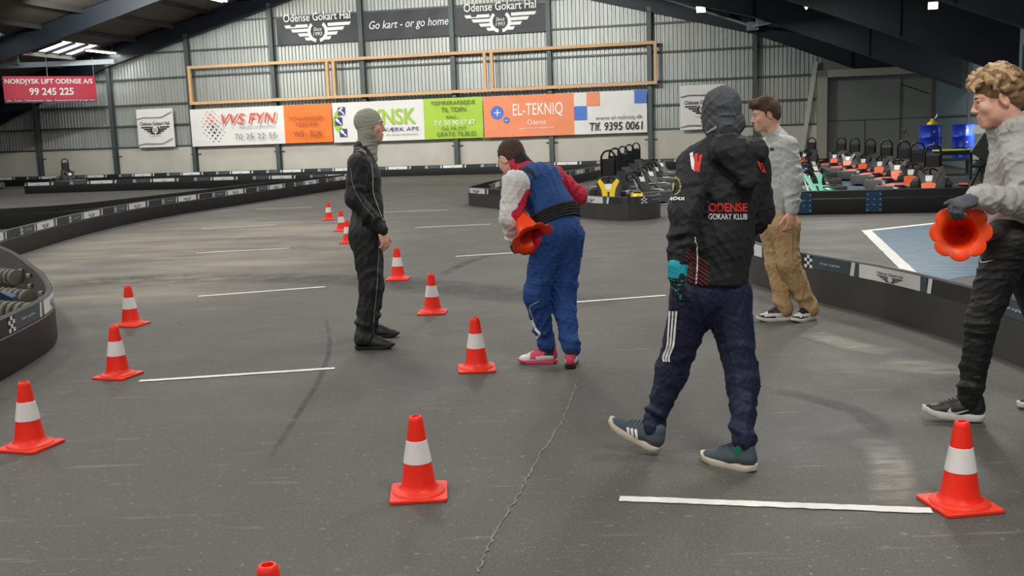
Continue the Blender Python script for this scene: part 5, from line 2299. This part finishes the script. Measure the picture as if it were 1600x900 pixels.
def person_two():
    Y0 = 6.60
    tf = nrmz((-.38, .92, 0))
    J = skel(Y0, dict(nk=(813, 262, .20), ch=(842, 292, .10), wa=(868, 335, .02), pv=(872, 365, -.02),
                      SL=(808, 288, -.02), EL=(797, 340, -.06), WL=(806, 380, .04), SR=(866, 277, .26), ER=(901, 306, .30), WR=(856, 340, .36),
                      HL=(856, 375, -.06), KL=(838, 462, -.05), HR=(888, 373, .04), KR=(880, 464, .02)), tf)
    gL, gR = fl(856, 567), fl(892, 574)
    J['AL'], J['AR'] = gL + np.array([-.01, 0, .10]), gR + np.array([0, 0, .10])
    J['FL'], J['FR'] = np.array([-1, .05, 0]), np.array([-.1, .8, 0])
    org = np.array([(gR[0] + gL[0]) / 2, (gR[1] + gL[1]) / 2, 0])
    t = thing('person', org, 'person in a blue racing suit with one white sleeve, bending over a cone, back turned', 'person')
    h = Head(atY(799, 249, Y0 + .27), (-.55, .72, -.45), 1.0)
    S = Sdf(.0045)
    add_body(S, J, h)
    add_hand(S, J['WL'], (.55, .35, -.55), (.6, .2, .6), (.2, .9, .3), 0, (35, 40, 30), 1.0)
    add_hand(S, J['WR'], (-.8, -.1, -.5), (0, -.8, .3), (.2, .2, 1), 0, (30, 35, 25), 1.0)
    S.mesh('body', [SKIN, LIP], t, org)
    add_eyes(h, t, org)
    # hair: short crop, faded at nape and sides
    S = Sdf(.0045)
    S.ell(h.P(-.018, 0, .046), h.r(.101, .081, .090), h.R, 0, .02)
    S.ell(h.P(-.062, 0, -.01), h.r(.052, .066, .062), h.R, 0, .03)
    S.ell(h.P(.12, 0, -.035), h.r(.085, .11, .095), h.R, 0, .02, op=-1)
    S.cut(h.P(-.05, 0, -.062), -h.u + h.f * .3, .02)
    S.wrinkles(.005, .03, 21)
    S.mesh('hair', [BRN_H], t, org)
    # suit
    S = Sdf(.0055)
    add_torso(S, J, 0, .004, .05, None, .150, .136, .142, .74, .074)
    S.cap(J['nk'] + np.array([.02, -.02, -.015]), J['nk'] + np.array([-.005, .01, .028]), .074, .070, 1, .02)
    S.cap(J['nk'] + np.array([.01, -.01, .02]), J['nk'] + np.array([-.01, .015, .052]), .066, .062, 3, .01)
    S.ell(J['SL'] * .78 + J['SR'] * .22, (.085, .075, .095), None, 3, .02)
    S.cap(J['SL'] + np.array([-.012, -.01, .006]), J['EL'], .086, .068, 2, .02, None, 1, (.008, 4, .2, .3, 1))
    dW = nrmz(J['WL'] - J['EL'])
    S.cap(J['EL'], J['WL'] - dW * .03, .068, .052, 2, .03, None, 1, (.010, 4, 1., 0, .5))
    S.cap(J['WL'] - dW * .03, J['WL'] + dW * .03, .044, .043, 3, .006)
    # red panel along the inside of the white sleeve
    S.cap(J['SL'] + np.array([.030, -.030, -.06]), J['EL'] + np.array([.036, -.030, .02]), .042, .042, 1, .01)
    S.cap(J['EL'] + np.array([.034, -.026, .02]), J['WL'] + np.array([.024, -.02, .03]), .046, .036, 1, .01)
    S.cap(J['SR'], J['ER'], .076, .066, 1, .04, None, 1, (.010, 4, .2, .2, 1))
    S.cap(J['ER'], J['WR'], .066, .048, 1, .03)
    S.cap(J['pv'], J['HR'] * .5 + J['HL'] * .5 + np.array([0, 0, -.03]), .142, .120, 4, .05, (J['tf'], .85))
    add_leg(S, J, 'L', 4, (.104, .082, .056), .05, (.012, .014), .125, (4, 5), .3)
    add_leg(S, J, 'R', 4, (.104, .082, .056), .05, (.012, .014), .125, (4, 5), 2.1)
    S.wrinkles(.008, .17, 31).wrinkles(.0022, .07, 32)
    S.cut((0, 0, .05), (0, 0, -1))
    # hip gusset in red is painted on the left flank
    gp = atY(835, 378, Y0)

    def paint(C, m):
        n_ = m.copy()
        d = C - J['wa']
        side = (C - J['pv']) @ J['left']
        z = C[:, 2]
        flank = (side > .09) & (z < gp[2] + .09) & (z > gp[2] - .10) & ((m == 4) | (m == 0))
        n_[flank & False] = 1
        return n_
    suit = S.mesh('racing_suit', [BLUE_S, RED_S, WHITE_S, BLK_S, BLUE_L], t, org, paint)
    # ribbed elastic belt
    ax = nrmz(J['ch'] - J['pv'])
    m_ = MB()
    c0 = J['wa'] - ax * .02
    bv = bvh_of([suit], org)
    for i in range(5):
        c = c0 + ax * (i - 2) * .018
        e1 = nrmz(np.cross(ax, J['tf']))
        e2 = np.cross(ax, e1)
        P = []
        for k in range(40):
            a = 2 * math.pi * k / 40
            d = e1 * math.cos(a) + e2 * math.sin(a)
            hh = bv.ray_cast(Vector((c + d * .4).tolist()), Vector((-d).tolist()))
            r = .4 - hh[3] if hh[0] is not None else .15
            r = min(max(r, .10), .165)
            P.append(c + d * (r + .004))
        m_.tube(P, .0105, BLK_S, 8, True)
    m_.build('belt', t, org)
    F_ = Flat()
    stroke(F_, [(831, 500), (838, 515), (843, 522), (836, 530)], 4, WHT)
    stroke(F_, [(843, 470), (828, 480), (834, 500)], .7, WHT)
    F_.line([(826, 244), (831, 241)], 3, WHT)
    F_.line([(789, 272), (797, 268)], 3, WHT)
    project('suit_print', F_, [suit], org, px_fn, suit)
    F_ = Flat().poly([(830, 366), (849, 352), (845, 380), (832, 398)], RED_S)
    project('hip_patch', F_, [suit], org, px_fn, suit)

    def pl(x, y, z, m):
        n_ = np.zeros_like(m)
        n_[x > .02] = 1
        n_[(x > .02) & (x < .10) & (z > .055)] = 2
        n_[(x > -.05) & (x < .05) & (z < .06)] = 1
        n_[(z > .10)] = 0
        n_[x < -.045] = 2
        n_[(x > .08) & (x < .12) & (np.abs(y) > .015) & (z > .035)] = 2
        return n_
    make_shoe(t, org, gL, (-1, .12, 0), [SHBLK, WHSH, PINKS], pl, 0, .27, .018, PINKS, high=.05, laces=PINKS)

    def pr(x, y, z, m):
        n_ = np.zeros_like(m)
        n_[(x < -.03) & (np.abs(y) < .030)] = 2
        n_[(np.abs(y) > .028) & (z < .07)] = 1
        n_[z > .10] = 0
        n_[(z > .075) & (z < .10) & (x < -.02)] = 2
        return n_
    make_shoe(t, org, gR, (.12, .95, 0), [SHBLK, WHSH, PINKS], pr, 0, .27, .018, SOLBLK, high=.05)
    flower_cone(atY(832, 373, Y0 - .19), (-.3, .55, .55), 'orange lobed cone held under the arm of the blue racing suit', .3, .95)
    return t


HOOD = M('hoodie_black_fleece', '1b1c20', .75, 0, .08, 30, .1, 400)
NAVYT = M('tracksuit_navy', '0e1836', .68, 0, .08, 30, .1, 500)
BALD = M('balaclava_dark_grey', '4a4d52', .85, 0, .06, 20, .1, 300)
PRED = M('print_hoodie_red', 'd8392f', .7)
TEAL = M('glove_teal', '1fa0b4', .6, 0, .06, 30)
GBLK = M('glove_black', '14171c', .7, 0, .05, 30)
GREYSH = M('shoe_grey_suede', '47525a', .8, 0, .06, 40)
SOLCR = M('sole_cream', 'cfc4b0', .6, 0, .04)
GREENS = M('sock_green', '1f7a5a', .9, 0, .06, 60)


def person_three():
    Y0 = 4.55
    J = skel(Y0, dict(nk=(1130, 228, 0), ch=(1131, 300, 0), wa=(1122, 375, 0), pv=(1112, 440, 0),
                      SL=(1087, 257, -.05), EL=(1070, 333, -.15), WL=(1058, 419, -.20), SR=(1174, 259, .06), ER=(1184, 330, .10), WR=(1165, 360, .30),
                      HL=(1086, 462, .0), KL=(1050, 580, .08), HR=(1136, 462, .03), KR=(1161, 598, -.06)), (-.32, .95, 0))
    hL, hR = nrmz((-.88, .45, 0)), nrmz((-.72, .69, 0))
    gL, gR = fl(1030, 711) + hL * .064 + np.array([0, 0, .036]), fl(1160, 733)
    
    J['FL'], J['FR'] = hL, hR
    J['AL'] = np.array([gL[0] + .03, gL[1], gL[2] + .095])
    J['AR'] = gR + np.array([0, 0, .10])
    org = np.array([(gR[0] + gL[0]) / 2, (gR[1] + gL[1]) / 2, 0])
    t = thing('person', org, 'person in a black club hoodie, dark balaclava and navy track trousers, walking away', 'person')
    h = Head(atY(1126, 181, Y0 + .03), (-.42, .9, -.05), .93)
    S = Sdf(.0045)
    add_body(S, J, h, ear=False)
    dL = nrmz(J['WL'] - J['EL'])
    hd = nrmz(np.array([.02, .08, -1]))
    add_hand(S, J['WL'], hd, (.9, .3, 0), (-.2, .9, 0), 0, (18, 30, 22), 1.05)
    add_hand(S, J['WR'], (-.6, .5, -.1), (0, 0, -1), (-.5, -.8, 0), 0, (30, 35, 25), 1.0)
    S.mesh('body', [SKIN, LIP], t, org)
    add_eyes(h, t, org)
    S = Sdf(.005)
    S.ell(h.P(-.014, 0, .040), h.r(.104, .084, .098), h.R, 0, .03)
    S.ell(h.P(.020, 0, -.03), h.r(.074, .076, .088), h.R, 0, .035)
    S.ell(h.P(-.03, 0, -.04), h.r(.078, .080, .058), h.R, 0, .03)
    S.cap(h.P(-.04, .02, -.055), h.P(-.05, -.045, -.035), .043, .038, 0, .03, None, 1, (.010, 2, .5, 0., .3))
    S.cap(h.P(-.02, 0, -.06), J['nk'] + np.array([0, 0, .0]), .066, .072, 0, .03, None, 1, (.010, 3, .5, .0, .4))
    S.ell(h.P(.125, 0, .01), h.r(.05, .05, .03), h.R, 0, .012, op=-1)
    S.wrinkles(.006, .11, 44).wrinkles(.003, .05, 45)
    bal = S.mesh('balaclava', [BALD], t, org)
    F_ = Flat().poly([(1101, 206), (1119, 196), (1121, 201), (1103, 211)], GRY_).line([(1103, 208), (1119, 199)], 1.4, WHT)
    project('balaclava_tag', F_, [bal], org, px_fn, bal)
    # hoodie with its hood lying on the back
    S = Sdf(.0055)
    add_torso(S, J, 0, .010, .05, J['pv'] + np.array([.01, 0, .02]), .146, .140, .148, .78, .068)
    add_arm(S, J, 'L', 0, (.076, .066, .050), .04, None, (.014, 4, .4, 0, .5), -.045)
    add_arm(S, J, 'R', 0, (.080, .070, .052), .04, None, (.014, 4, .9, 0, .5))
    nk = J['nk']
    tf, lf = J['tf'], J['left']
    # hood: collar ring plus a hanging pouch
    S.cap(nk + lf * .085 - tf * .02 + np.array([0, 0, -.01]), nk - tf * .085 + np.array([0, 0, -.012]), .050, .052, 0, .03)
    S.cap(nk - lf * .095 - tf * .02 + np.array([0, 0, -.01]), nk - tf * .085 + np.array([0, 0, -.012]), .050, .052, 0, .03)
    S.cap(nk + lf * .07 - tf * .095 + np.array([0, 0, -.02]), nk - lf * .10 - tf * .10 + np.array([0, 0, -.03]), .052, .056, 0, .03)
    S.cap(nk - tf * .125 - lf * .01 + np.array([0, 0, -.05]), nk - tf * .150 - lf * .035 + np.array([0, 0, -.145]), .070, .036, 0, .02, (tf, .6))
    S.cap(nk - tf * .10 - lf * .10 + np.array([0, 0, -.05]), nk - tf * .155 - lf * .05 + np.array([0, 0, -.150]), .044, .028, 0, .015, (tf, .6))
    S.cap(nk - tf * .10 + lf * .06 + np.array([0, 0, -.03]), nk - tf * .155 - lf * .02 + np.array([0, 0, -.150]), .044, .028, 0, .015, (tf, .6))
    S.wrinkles(.009, .19, 52).wrinkles(.0022, .08, 53)
    S.cut(J['pv'] + np.array([0, 0, -.005]), (-.08, 0, -1), .008)
    hd_ = S.mesh('hoodie', [HOOD], t, org)
    F_ = Flat()
    F_.text('ODENSE', 1107, 331, 1167, 317, PRED, 0, .03)
    F_.text('GOKART KLUB', 1107, 343, 1167, 334, WHT, 0, .01)
    project('back_print', F_, [hd_], org, px_fn, hd_, maxlen=.02)
    F_ = Flat()
    for i in range(3):
        F_.poly([(1078 + i * 7, 240 + i * 1.5), (1083 + i * 7, 238 + i * 1.5), (1086 + i * 3, 268 + i * 1), (1081 + i * 3, 264 + i * 1)], PRED if i else WHT)
    for i in range(2):
        F_.poly([(1182 + i * 5, 252 + i * 2), (1185 + i * 5, 252 + i * 2), (1192 + i * 4, 270 + i), (1188 + i * 4, 268 + i)], PRED)
    project('shoulder_stripe', F_, [hd_], org, px_fn, hd_)
    F_ = Flat()
    HEXC = M('print_hex_grey', '33353a', .8, 0, 0)
    rn = random.Random(4)
    for i in range(3):
        for j in range(4):
            if rn.random() < .75:
                cx, cy = 1092 + j * 11 + (i % 2) * 5.5, 262 + i * 10 + j * 1
                F_.L.append((np.array([(cx + q * math.cos(a), cy + q * math.sin(a)) for a in [math.pi / 3 * k + .5 for k in range(6)] for q in (4.3, 5.3)]),
                             [[2 * k, 2 * k + 1, (2 * k + 3) % 12, (2 * k + 2) % 12] for k in range(6)], HEXC))
    project('hexagon_print', F_, [hd_], org, px_fn, hd_)
    F_ = Flat()
    GOLD = M('print_gold', 'b8ac54', .7)
    rn = random.Random(8)
    for k in range(12):
        a = math.radians(-100 + k * 17)
        F_.disc(1056 + 8 * math.cos(a), 291 + 13 * math.sin(a), rn.uniform(1., 1.9), GOLD, 6)
    F_.poly([(1052, 283), (1055, 287), (1054, 297), (1051, 300)], GOLD)
    F_.text('MODI', 1045, 313.5, 1069, 308.5, WHT, 0, .03)
    project('sleeve_print', F_, [hd_], org, px_fn, hd_)
    F_ = Flat()
    for i in range(11):
        y = 386 + i * 6.5
        F_.poly([(1071, y), (1071, y + 1.8), (1107, y + 27.8), (1107, y + 26)], M('print_dark_red', '8f2b26', .7))
    F_.L = [(V, f, m) for V, f, m in F_.L]
    project('hem_hatching', F_, [hd_], org, px_fn, hd_)
    F_ = stroke(Flat(), [(1085, 370), (1089, 385), (1090, 410), (1088, 443)], 2.2, WHT)
    project('hem_piping', F_, [hd_], org, px_fn, hd_, .004)
    # trousers
    S = Sdf(.0055)
    S.cap(J['pv'] + np.array([0, 0, .06]), J['pv'] + np.array([0, 0, -.02]), .128, .130, 0, .04, (tf, .80))
    S.cap(J['HL'], J['HR'], .100, .100, 0, .05)
    add_leg(S, J, 'L', 0, (.104, .068, .046), .05, (.008, .016), .085, (6, 5), .3)
    add_leg(S, J, 'R', 0, (.104, .068, .048), .05, (.008, .016), .128, (6, 5), 1.9)
    for q in 'LR':
        S.cap(J['K' + q] + np.array([0, 0, .02]), J['K' + q] + np.array([0, 0, -.03]), .072, .064, 0, .02, None, 1, (.010, 2, .8, 0, .2))
    S.wrinkles(.006, .13, 61).wrinkles(.003, .05, 62)
    tr = S.mesh('track_trousers', [NAVYT], t, org)
    F_ = Flat()
    for i in range(3):
        stroke(F_, [(1047 + i * 5.2, 486), (1045 + i * 5.0, 515), (1043 + i * 4.6, 540), (1037 + i * 4.4, 557), (1038 + i * 4, 565)], 2.9, WHT)
    project('leg_stripe', F_, [tr], org, px_fn, tr)
    # gloves
    S = Sdf(.0036)
    add_hand(S, J['WL'], hd, (.9, .3, 0), (-.2, .9, 0), 0, (18, 30, 22), 1.10, .0055)
    S.cap(J['WL'] - dL * .012, J['WL'] + hd * .035, .044, .040, 1, .01)
    S.wrinkles(.002, .03, 71)
    w0 = J['WL']

    def pg(C, m):
        n_ = m.copy()
        d = (C - w0) @ hd
        a = wrinkle(C[:, 0], C[:, 1], C[:, 2], 5, .07)
        n_[(d > .035)] = np.where(a[d > .035] > .34, 1, 0)
        return n_
    S.mesh('glove', [GBLK, TEAL], t, org, pg)
    S = Sdf(.005)
    add_hand(S, J['WR'], (-.6, .5, -.1), (0, 0, -1), (-.5, -.8, 0), 0, (30, 35, 25), 1.1, .003)
    S.mesh('glove', [GBLK, TEAL], t, org)
    for A_, g in ((J['AL'], gL), (J['AR'], gR)):
        S = Sdf(.005)
        S.cap(A_ + np.array([0, 0, .04]), np.array([A_[0], A_[1], g[2] + .085]), .040, .038, 0, .02)
        S.mesh('sock', [GREENS if A_ is J['AR'] else NAVYT], t, org)
    sl, PL = make_shoe(t, org, gL, hL, [GREYSH], None, math.radians(24), .285, .028, SOLCR, laces=GREYSH)
    sr, PR_ = make_shoe(t, org, gR, hR, [GREYSH], None, 0, .285, .028, SOLCR, laces=GREYSH)
    F_ = Flat()
    for i in range(3):
        x = 979 + i * 6.2
        F_.poly([(x, 668 + i * 1.6), (x + 4, 667.5 + i * 1.6), (x + 6.5, 684 + i * 3), (x + 2.5, 683.4 + i * 3)], WHT)
    project('shoe_stripe', F_, [sl], org, px_fn, sl)
    return t


GREYT = M('sweatshirt_light_grey', 'b4b6b4', .9, 0, .04, 60, .1, 400)
KHAKI = M('chino_khaki', 'b0926a', .85, 0, .06, 30, .1, 500)
BRN2 = M('hair_brown', '54402f', .75, 0, .25, 60, .6, 250)


def swoosh(x0, y0, sx, sy, mat, flip=1):
    P = [(0, .42), (.10, .10), (.24, .02), (.45, .12), (1, .62), (.5, .34), (.30, .27), (.18, .34), (.14, .55), (.16, .78)]
    return Flat().poly([(x0 + flip * p[0] * sx, y0 - p[1] * sy) for p in P], mat)


def person_four():
    Y0 = 7.88
    tf = nrmz((-.92, -.38, 0))
    J = skel(Y0, dict(nk=(1211, 214, .0), ch=(1215, 252, .0), wa=(1216, 300, 0), pv=(1215, 342, 0),
                      SL=(1231, 229, -.13), EL=(1240, 282, -.18), WL=(1237, 330, -.22), SR=(1201, 230, .14), ER=(1197, 282, .2), WR=(1192, 322, .2),
                      HL=(1227, 354, -.08), KL=(1233, 410, -.10), HR=(1208, 354, .07), KR=(1213, 412, .04)), tf)
    gL, gR = fl(1264, 499), fl(1224, 500)
    J['AL'], J['AR'] = gL + np.array([0, 0, .10]), gR + np.array([0, 0, .10])
    hL, hR = nrmz((-.75, -.62, 0)), nrmz((-.98, -.12, 0))
    J['FL'], J['FR'] = hL, hR
    org = np.array([(gR[0] + gL[0]) / 2, (gR[1] + gL[1]) / 2, 0])
    t = thing('person', org, 'person in a light grey sweatshirt and khaki trousers by the right barrier', 'person')
    h = Head(atY(1196.5, 180, Y0), (-.99, .02, -.16), 1.0)
    S = Sdf(.0042)
    add_body(S, J, h)
    add_hand(S, J['WL'], (-.05, -.02, -1), (-.35, .93, 0), (-.9, -.3, 0), 0, (18, 28, 22), 1.08)
    add_hand(S, J['WR'], (-.1, 0, -1), (.1, -.9, 0), (-.9, -.3, 0), 0, (22, 35, 25), 1.0)
    S.mesh('body', [SKIN, LIP], t, org)
    add_eyes(h, t, org)
    S = Sdf(.0042)
    S.ell(h.P(-.020, 0, .048), h.r(.098, .081, .088), h.R, 0, .02)
    S.ell(h.P(-.065, 0, -.005), h.r(.048, .066, .055), h.R, 0, .03)
    S.cap(h.P(-.02, .03, .118), h.P(.085, .02, .105), .03, .028, 0, .03)
    S.cap(h.P(-.02, -.03, .118), h.P(.085, -.02, .105), .03, .026, 0, .03)
    S.cap(h.P(.07, .045, .09), h.P(.095, 0, .085), .022, .018, 0, .02)
    S.cap(h.P(.0, .074, .045), h.P(.012, .079, .0), .014, .006, 0, .015)
    S.cap(h.P(.0, -.074, .045), h.P(.012, -.079, .0), .014, .006, 0, .015)
    S.ell(h.P(.125, 0, -.035), h.r(.09, .12, .098), h.R, 0, .012, op=-1)
    S.ell(h.P(-.008, .09, -.012), h.r(.024, .03, .036), h.R, 0, .008, op=-1)
    S.ell(h.P(-.008, -.09, -.012), h.r(.024, .03, .036), h.R, 0, .008, op=-1)
    S.cut(h.P(-.05, 0, -.055), -h.u + h.f * .3, .015)
    S.wrinkles(.006, .035, 81)
    S.mesh('hair', [BRN2], t, org)
    S = Sdf(.0055)
    add_torso(S, J, 0, .004, .05, J['pv'] + np.array([0, 0, .05]), .150, .150, .142, .74, .070)
    S.cap(J['nk'] + np.array([.02, 0, -.02]), J['nk'] + np.array([.0, 0, .022]), .066, .063, 0, .02)
    S.cap(J['nk'] - tf * .06 + np.array([0, 0, -.01]), J['nk'] - tf * .075 + np.array([0, 0, -.07]), .052, .05, 0, .03)
    add_arm(S, J, 'L', 0, (.078, .070, .050), .04, None, (.012, 4, .4, 0, .5), -.01)
    add_arm(S, J, 'R', 0, (.074, .062, .048), .04, None, (.012, 4, .9, 0, .5))
    S.wrinkles(.007, .17, 91).wrinkles(.0022, .07, 92)
    S.cut(J['pv'] + np.array([0, 0, .045]), (0, 0, -1), .008)
    sw = S.mesh('sweatshirt', [GREYT], t, org)
    F_ = Flat().poly([(1202.5, 231), (1209.5, 230), (1210, 235.5), (1203, 236.5)], GRY_).poly([(1204, 232), (1208.5, 231.5), (1208.7, 234.5), (1204.4, 235)], BLK)
    project('chest_logo', F_, [sw], org, px_fn, sw)
    S = Sdf(.0055)
    S.cap(J['pv'] + np.array([0, 0, .10]), J['pv'] + np.array([0, 0, -.02]), .122, .128, 0, .04, (tf, .84))
    S.cap(J['HL'], J['HR'], .104, .104, 0, .05)
    add_leg(S, J, 'L', 0, (.104, .080, .064), .05, (.008, .014), .08, (5, 5), .3)
    add_leg(S, J, 'R', 0, (.102, .080, .062), .05, (.008, .014), .08, (5, 5), 1.9)
    S.wrinkles(.006, .13, 101).wrinkles(.003, .05, 102)
    S.mesh('chino_trousers', [KHAKI], t, org)

    def pp(x, y, z, m):
        n_ = np.ones_like(m)                       # white base
        n_[(x > .165) & (z < .052)] = 0            # toe guard
        n_[(x > .075) & (z < .040) & (np.abs(y) > .02)] = 0
        n_[(x > .035) & (x < .13) & (z > .062)] = 0     # eyestay and tongue
        n_[(x < -.035)] = 0                        # heel
        n_[(z > .085) & (x < .03)] = 0
        return n_
    a, _ = make_shoe(t, org, gL, hL, [SHBLK, WHSH], pp, 0, .29, .026, WHSH, laces=SHBLK)
    b, _ = make_shoe(t, org, gR, hR, [SHBLK, WHSH], pp, 0, .29, .026, WHSH, laces=SHBLK)
    project('shoe_logo', swoosh(1252, 505, 22, 17, SHBLK), [a], org, px_fn, a)
    project('shoe_logo', swoosh(1205, 503, 24, 13, SHBLK), [b], org, px_fn, b)
    return t


GREYH = M('hoodie_heather_grey', 'a9a9a6', .9, 0, .06, 60, .1, 400)
TROUB = M('track_trousers_black', '111214', .6, 0, .08, 30, .1, 500)
BLOND = M('hair_blond', '86674a', .6, 0, .3, 40, .3, 250)
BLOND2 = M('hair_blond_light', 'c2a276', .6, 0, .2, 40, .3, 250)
GLVG = M('glove_grey_knit', '53565e', .9, 0, .08, 60, .15, 500)


def person_five():
    Y0 = 5.03
    tf = nrmz((-1, .03, 0))
    J = skel(Y0, dict(nk=(1583, 210, .0), ch=(1588, 262, .0), wa=(1580, 318, 0), pv=(1580, 358, 0),
                      SL=(1594, 250, -.15), EL=(1608, 316, -.20), WL=(1527, 309, -.27), SR=(1590, 250, .16), ER=(1602, 312, .2), WR=(1548, 330, .16),
                      HL=(1577, 378, -.085), KL=(1533, 505, -.08), HR=(1588, 378, .09), KR=(1632, 500, .12)), tf)
    gL = fl(1513, 659)
    gL[2] = .012
    gR = np.array([*atY(1655, 640, Y0 + .14)[:2], .02])
    J['AL'], J['AR'] = gL + np.array([0, 0, .10]), gR + np.array([0.03, 0, .12])
    hL, hR = nrmz((-.93, .22, 0)), nrmz((-1, 0, 0))
    J['FL'], J['FR'] = hL, hR
    org = np.array([gL[0] + .1, gL[1], 0])
    t = thing('person', org, 'blond person in a grey hoodie and black trousers walking in at the right edge', 'person')
    h = Head(atY(1559, 156, Y0), (-.95, .24, -.20), 1.07)
    S = Sdf(.004)
    add_body(S, J, h)
    gd = nrmz(np.array([-.93, -.02, -.30]))
    add_hand(S, J['WL'], gd, (.0, .35, -.93), (.1, .9, .2), 0, (48, 38, 20), 1.02)
    add_hand(S, J['WR'], gd, (.2, -.3, -.9), (.1, -.9, .2), 0, (30, 35, 25), 1.0)
    S.mesh('body', [SKIN, LIP], t, org)
    add_eyes(h, t, org, BLOND)
    # curly hair: cap of hair with many short curling locks
    S = Sdf(.0042)
    S.ell(h.P(-.018, 0, .052), h.r(.104, .086, .094), h.R, 0, .02)
    S.ell(h.P(-.070, 0, -.002), h.r(.050, .072, .060), h.R, 0, .03)
    rn = np.random.RandomState(7)
    for i in range(260):
        th, ph = rn.uniform(0, 2 * np.pi), np.arccos(rn.uniform(-.25, 1))
        dx = np.array([np.cos(th) * np.sin(ph), np.sin(th) * np.sin(ph), np.cos(ph)])
        if dx[0] > .45 and dx[2] < .45:
            continue
        if dx[2] < .1 and dx[0] > -.25:
            continue
        p = np.array([-.016, 0, .052]) + dx * np.array([.108, .088, .098])
        tg = nrmz(np.cross(dx, rn.normal(size=3)) + np.array([.5, 0, -.15]))
        q = p + tg * .034 + dx * rn.uniform(.004, .014)
        q2 = q + nrmz(np.cross(dx, tg) * rn.choice([-1, 1]) + tg * .3 - dx * .6) * .022
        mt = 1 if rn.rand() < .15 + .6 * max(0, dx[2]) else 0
        S.cap(h.P(*p), h.P(*q), .011, .009, mt, .008)
        S.cap(h.P(*q), h.P(*q2), .009, .005, mt, .008)
    for i in range(16):                # fringe over the forehead
        y = -.06 + .12 * i / 15
        p = np.array([.072 + rn.uniform(-.004, .004), y, .105 + rn.uniform(-.01, .01)])
        q = p + np.array([.030, rn.uniform(-.012, .012), -.022])
        q2 = q + np.array([-.002, rn.uniform(-.018, .018), -.022])
        mt = i % 2
        S.cap(h.P(*p), h.P(*q), .013, .010, mt, .006)
        S.cap(h.P(*q), h.P(*q2), .010, .005, mt, .006)
    S.ell(h.P(.122, 0, -.045), h.r(.088, .12, .098), h.R, 0, .008, op=-1)
    S.ell(h.P(-.006, .092, -.012), h.r(.026, .03, .036), h.R, 0, .008, op=-1)
    S.ell(h.P(-.006, -.092, -.012), h.r(.026, .03, .036), h.R, 0, .008, op=-1)
    S.cut(h.P(-.05, 0, -.06), -h.u + h.f * .3, .012)
    S.mesh('hair', [BLOND, BLOND2], t, org, smooth=1)
    S = Sdf(.0055)
    add_torso(S, J, 0, .006, .05, J['pv'] + np.array([.0, 0, -.03]), .152, .150, .146, .80, .074)
    nk = J['nk']
    lf = J['left']
    for a, b in ((60, 120), (120, 200), (200, 280), (280, 330)):
        p = [nk + (tf * math.cos(math.radians(q)) + lf * math.sin(math.radians(q))) * .074 + np.array([0, 0, .042 - .020 * math.cos(math.radians(q))]) for q in (a, b)]
        S.cap(p[0], p[1], .044, .046, 0, .02, None, 1, (.010, 2, a * .1, 0, .2))
    S.cap(nk + tf * .055 + lf * .05 + np.array([0, 0, .015]), nk + tf * .062 - lf * .05 + np.array([0, 0, .012]), .036, .036, 0, .02)
    for sg in (-1, 1):
        S.cap(nk + lf * sg * .075 + np.array([0, 0, -.02]), nk + tf * .05 + lf * sg * .055 + np.array([0, 0, -.03]), .05, .045, 0, .03)
    S.cap(nk - tf * .10 + np.array([0, 0, -.03]), nk - tf * .13 + np.array([0, 0, -.12]), .07, .05, 0, .03)
    add_arm(S, J, 'L', 0, (.086, .078, .052), .04, None, (.016, 4, .4, 0, .5), -.005)
    add_arm(S, J, 'R', 0, (.082, .070, .050), .04, None, (.012, 4, .9, 0, .5))
    S.wrinkles(.009, .18, 111).wrinkles(.0022, .08, 112)
    S.cut(J['pv'] + np.array([0, 0, -.02]), (.1, 0, -1), .008)
    hd_ = S.mesh('hoodie', [GREYH], t, org)
    F_ = Flat()
    stroke(F_, [(1543, 240), (1537, 262), (1530, 290)], 1.0, M('drawcord_pale', 'c9c9c4', .8))
    project('drawcord', F_, [hd_], org, px_fn, hd_)
    S = Sdf(.0055)
    S.cap(J['pv'] + np.array([0, 0, .06]), J['pv'] + np.array([0, 0, -.03]), .130, .136, 0, .04, (tf, .86))
    S.cap(J['HL'], J['HR'], .112, .112, 0, .05)
    add_leg(S, J, 'L', 0, (.112, .074, .056), .05, (.007, .012), .085, (4, 4), .3)
    add_leg(S, J, 'R', 0, (.112, .080, .062), .05, (.007, .012), .085, (4, 4), 1.9)
    S.wrinkles(.006, .15, 121).wrinkles(.003, .05, 122)
    tr = S.mesh('track_trousers', [TROUB], t, org)
    project('leg_logo', swoosh(1530, 411, 24, 9, WHT), [tr], org, px_fn, tr)
    # knitted glove
    S = Sdf(.0036)
    add_hand(S, J['WL'], gd, (.0, .35, -.93), (.1, .9, .2), 0, (48, 38, 20), 1.10, .003)
    S.cap(J['WL'] - gd * .0, J['WL'] + gd * .03, .040, .038, 0, .015, (np.array([0, 0, 1]), .85))
    S.wrinkles(.002, .03, 131)
    S.mesh('glove', [GLVG], t, org)
    a, _ = make_shoe(t, org, gL, hL, [SHBLK], None, math.radians(5), .30, .032, WHSH, laces=SHBLK)
    make_shoe(t, org, gR, hR, [SHBLK], None, math.radians(-8), .29, .032, WHSH, laces=SHBLK)
    project('shoe_logo', swoosh(1480, 648, 38, 14, WHSH), [a], org, px_fn, a)
    hp = J['WL'] + gd * .10
    flower_cone(atY(1501, 363, Y0 - .19), ray(1503, 352), 'orange lobed cone hanging from the grey glove, open base facing the viewer', .39, .90)
    return t


person_one()
person_two()
person_three()
person_four()
person_five()
